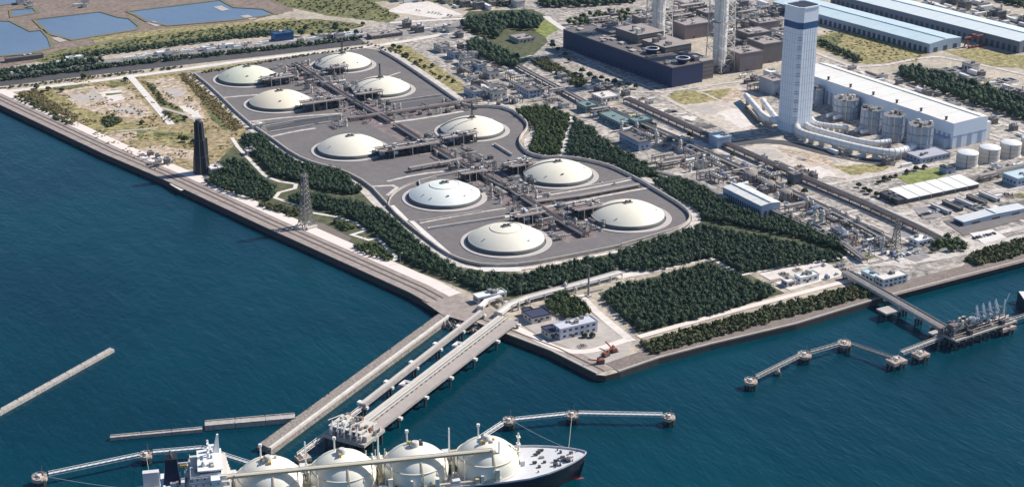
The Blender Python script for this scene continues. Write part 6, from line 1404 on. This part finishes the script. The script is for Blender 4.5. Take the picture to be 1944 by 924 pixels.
# foredeck machinery
for k in range(22):
    s = random.uniform(9, 40); y = random.uniform(-.8, .8) * hb(s) * .85
    if random.random() < .55: MB().tube([(-s - 1.4, y, D + rise(s) + 1), (-s + 1.4, y, D + rise(s) + 1)], random.uniform(.7, 1.3), 9).build('winch', STEELD, ship)
    else: MB().cbox(-s, y, D + rise(s) - .1, random.uniform(1, 3), random.uniform(1, 3), random.uniform(.8, 2)).build('deck_fitting', random.choice((STEELD, STEEL, OFFW)), ship)
for k in range(6): MB().lathe([(.5, 0), (.4, .8), (.6, 1.1)], 8, (-5 - k * 6, (-1) ** k * hb(5 + k * 6) * .7, D + rise(5 + k * 6) - .1)).build('bollard', STEELD, ship)
fm = MB().tube([(-45, 0, D), (-45, 0, D + 22)], .9, 8, .5).build('foremast', CRS, ship)
for z in (9, 14, 19): MB().cbox(-45, 0, D + z, 2.4, 3.4, .5).build('foremast_platform', CRS, fm)
MB().box(-44.5, -41.5, -4, 4, D, D + 3.2).build('forecastle_house', DECK, ship)
for y, s in ((12, 88), (10, 134), (-12, 60), (12, 180)):
    MB().tube([(-s, y, D), (-s, y, D + 24)], .6, 8, .45).build('deck_post', WHITE, ship)
# deckhouse: stepped tiers, bridge, funnel
SW = mat('ship_white', (.78, .80, .84), (.68, .70, .76), rough=.45, scale=.15, obj_coord=True)
tiers = ((-254, -228, 19, 0, 6.6), (-253, -228.6, 17, 6.6, 10), (-252, -229.2, 15.5, 10, 13.4), (-251, -229.8, 14.5, 13.4, 16.8), (-250, -230.4, 13.5, 16.8, 20.4))
dh = None
for (x0, x1, y, z0, z1) in tiers:
    o_ = MB().box(x0, x1, -y, y, D + z0, D + z1).build('deckhouse_tier', SW, ship); dh = dh or o_
    MB().box(x0 - 1.6, x1 + .9, -y - 1.5, y + 1.5, D + z1 - .3, D + z1 + .02).build('deck_edge', OFFW, o_)
    rl = MB()
    for k in range(int((x1 - x0) / 2.4)): rl.box(x0 + k * 2.4, x0 + k * 2.4 + .12, -y - 1.45, -y - 1.3, D + z1, D + z1 + 1.1)
    rl.box(x0 - 1.5, x1 + .8, -y - 1.5, -y - 1.3, D + z1 + 1.0, D + z1 + 1.2).box(x0 - 1.55, x0 - 1.4, -y - 1.4, y + 1.4, D + z1 + 1.0, D + z1 + 1.2); rl.build('railing', WHITE, o_)
    for k in range(6):
        if random.random() < .75: MB().box(x0 + 2 + k * 4.4, x0 + 3 + k * 4.4, -y - .1, -y, D + z0 + 1.4, D + z0 + 2.3).build('window', GLASS, o_)
    for k in range(4): MB().cbox(x0 + random.uniform(-1, 3), random.uniform(-y, y), D + z1, random.uniform(.8, 2.4), random.uniform(.8, 2.4), random.uniform(.8, 2)).build('deck_fitting', random.choice((STEEL, BLUEG, OFFW, BLUE)), o_)
br = MB().box(-246, -233, -13, 13, D + 20.4, D + 24).box(-239.5, -234, -23.5, 23.5, D + 20.42, D + 21.2).box(-239.5, -234, -23.5, -21, D + 21.2, D + 22.6).box(-239.5, -234, 21, 23.5, D + 21.2, D + 22.6).build('bridge', SW, ship)
MB().box(-246.12, -232.88, -13.1, 13.1, D + 22.0, D + 23.2).build('bridge_windows', GLASS, br)
MB().box(-247, -232, -13.6, 13.6, D + 24, D + 24.4).build('bridge_roof', WHITE, br)
m_ = MB().tube([(-240, 4, D + 24.4), (-240, 4, D + 36)], .9, 8, .4).build('radar_mast', WHITE, ship)
for z in (28.0, 31.0, 34): MB().cbox(-240, 4, D + z, 1.2, 6, .5).build('radar_yard', WHITE, m_)
MB().beam((-237, 9, D + 24.4), (-240, 4, D + 34), .7).build('mast_stay', WHITE, m_)
MB().lathe([(1.6, 0), (1.8, 1.2), (1.2, 2.6), (.1, 3)], 12, (-243, -7, D + 24.4)).build('satellite_dome', WHITE, br)
for k in range(5): MB().cbox(random.uniform(-245, -235), random.uniform(-10, 10), D + 24.4, random.uniform(1, 2.5), random.uniform(1, 2.5), random.uniform(1, 2.2)).build('roof_unit', random.choice((WHITE, OFFW, BLUEG)), br)
MB().add([(-237, 8, D + 24.4), (-233, 8, D + 24.4), (-233, 13, D + 24.4), (-237, 13, D + 24.4), (-234.2, 11.5, D + 35), (-233, 11.5, D + 35), (-233, 13, D + 35), (-234.2, 13, D + 35)], [(4, 5, 6, 7), (0, 1, 5, 4), (1, 2, 6, 5), (2, 3, 7, 6), (3, 0, 4, 7)]).build('signal_mast', WHITE, br)
MB().box(-270, -257.8, -11, 11, D, D + 12).build('engine_casing', SW, ship)
fn = MB().add([(-268, -4.6, D + 12), (-258, -4.6, D + 12), (-258, 4.6, D + 12), (-268, 4.6, D + 12), (-266, -3.6, D + 28), (-259, -3.6, D + 28), (-259, 3.6, D + 28), (-266, 3.6, D + 28)], [(4, 5, 6, 7), (0, 1, 5, 4), (1, 2, 6, 5), (2, 3, 7, 6), (3, 0, 4, 7)]).build('funnel', mat('funnel_navy', (.014, .017, .05), (.02, .025, .06), rough=.4, obj_coord=True), ship)
MB().box(-266.2, -258.8, -3.8, 3.8, D + 28, D + 29).build('funnel_top', BLACK, fn)
for y in (-2, 0, 2): MB().tube([(-262, y, D + 29), (-263, y, D + 32)], .6, 8).build('exhaust_pipe', STEELD, fn)
for k in range(6): MB().cbox(random.uniform(-269, -259), random.uniform(-10, -6), D + 12, random.uniform(1, 3), random.uniform(1, 3), random.uniform(1, 4)).build('casing_unit', random.choice((BLUEG, SW, STEEL)), ship)
for sgn in (1, -1):
    lb = MB().tube([(-258, sgn * 18.6, D + 12), (-256, sgn * 18.6, D + 12), (-250, sgn * 18.6, D + 12), (-248, sgn * 18.6, D + 12)], 1.3, 10).build('lifeboat', YEL, ship)
    MB().box(-259, -247, sgn * 18.6 - .3, sgn * 18.6 + .3, D + 13.6, D + 14.2).build('davit', SW, lb)
    MB().box(-281, -271, sgn * 17 - 2, sgn * 17 + 2, D, D + 11).build('aft_house', DECK, ship)
for k in range(8): MB().cbox(random.uniform(-283, -270), random.uniform(-13, 13), D, random.uniform(1.5, 3.5), random.uniform(1.5, 3.5), random.uniform(1, 3)).build('stern_winch', random.choice((STEELD, STEEL, BLUEG)), ship)
# mooring lines
for i, (x, y, px) in enumerate(((-6, 6, (966, 797)), (-10, 8, (1086, 786)), (-276, 14, (277, 862)), (-280, 12, (75, 904)))):
    p = BOW + fw * x + Vector((-fw.y, fw.x)) * y; q = Vector(at(*px, 1.2)); a = Vector((p.x, p.y, WZ + D + 1)); b_ = Vector((q.x, q.y, 2.4))
    pts = [a.lerp(b_, k / 8) - Vector((0, 0, math.sin(k / 8 * math.pi) * 1.2)) for k in range(9)]
    tag(MB().tube(pts, .12, 5).build('mooring_line', OFFW), 'thin mooring line from the ship ' + ('bow to the nearest bow dolphin', 'bow to the middle bow dolphin', 'stern to the second dolphin from the left', 'stern to the leftmost dolphin')[i], 'rope')

# spare prototypes that no yard used
for o_ in list(K.values()) + TREES + CARS:
    if o_.name not in USED:
        for c_ in list(o_.children): bpy.data.objects.remove(c_)
        bpy.data.objects.remove(o_)

# ================================================================== HAZE
hz = MB().box(-21000, 41000, -21000, 41000, -14, 560).build('haze', bpy.data.materials.new('thin_air'))
hm = hz.data.materials[0]; hm.use_nodes = True; ht = hm.node_tree; ht.nodes.clear()
pv = ht.nodes.new('ShaderNodeVolumePrincipled'); pv.inputs['Density'].default_value = HAZE; pv.inputs['Color'].default_value = (.42, .66, 1, 1); pv.inputs['Anisotropy'].default_value = .2
ho = ht.nodes.new('ShaderNodeOutputMaterial'); ht.links.new(pv.outputs[0], ho.inputs['Volume']); stuff(hz); tag(hz, 'thin blue haze over the whole bay', 'haze')
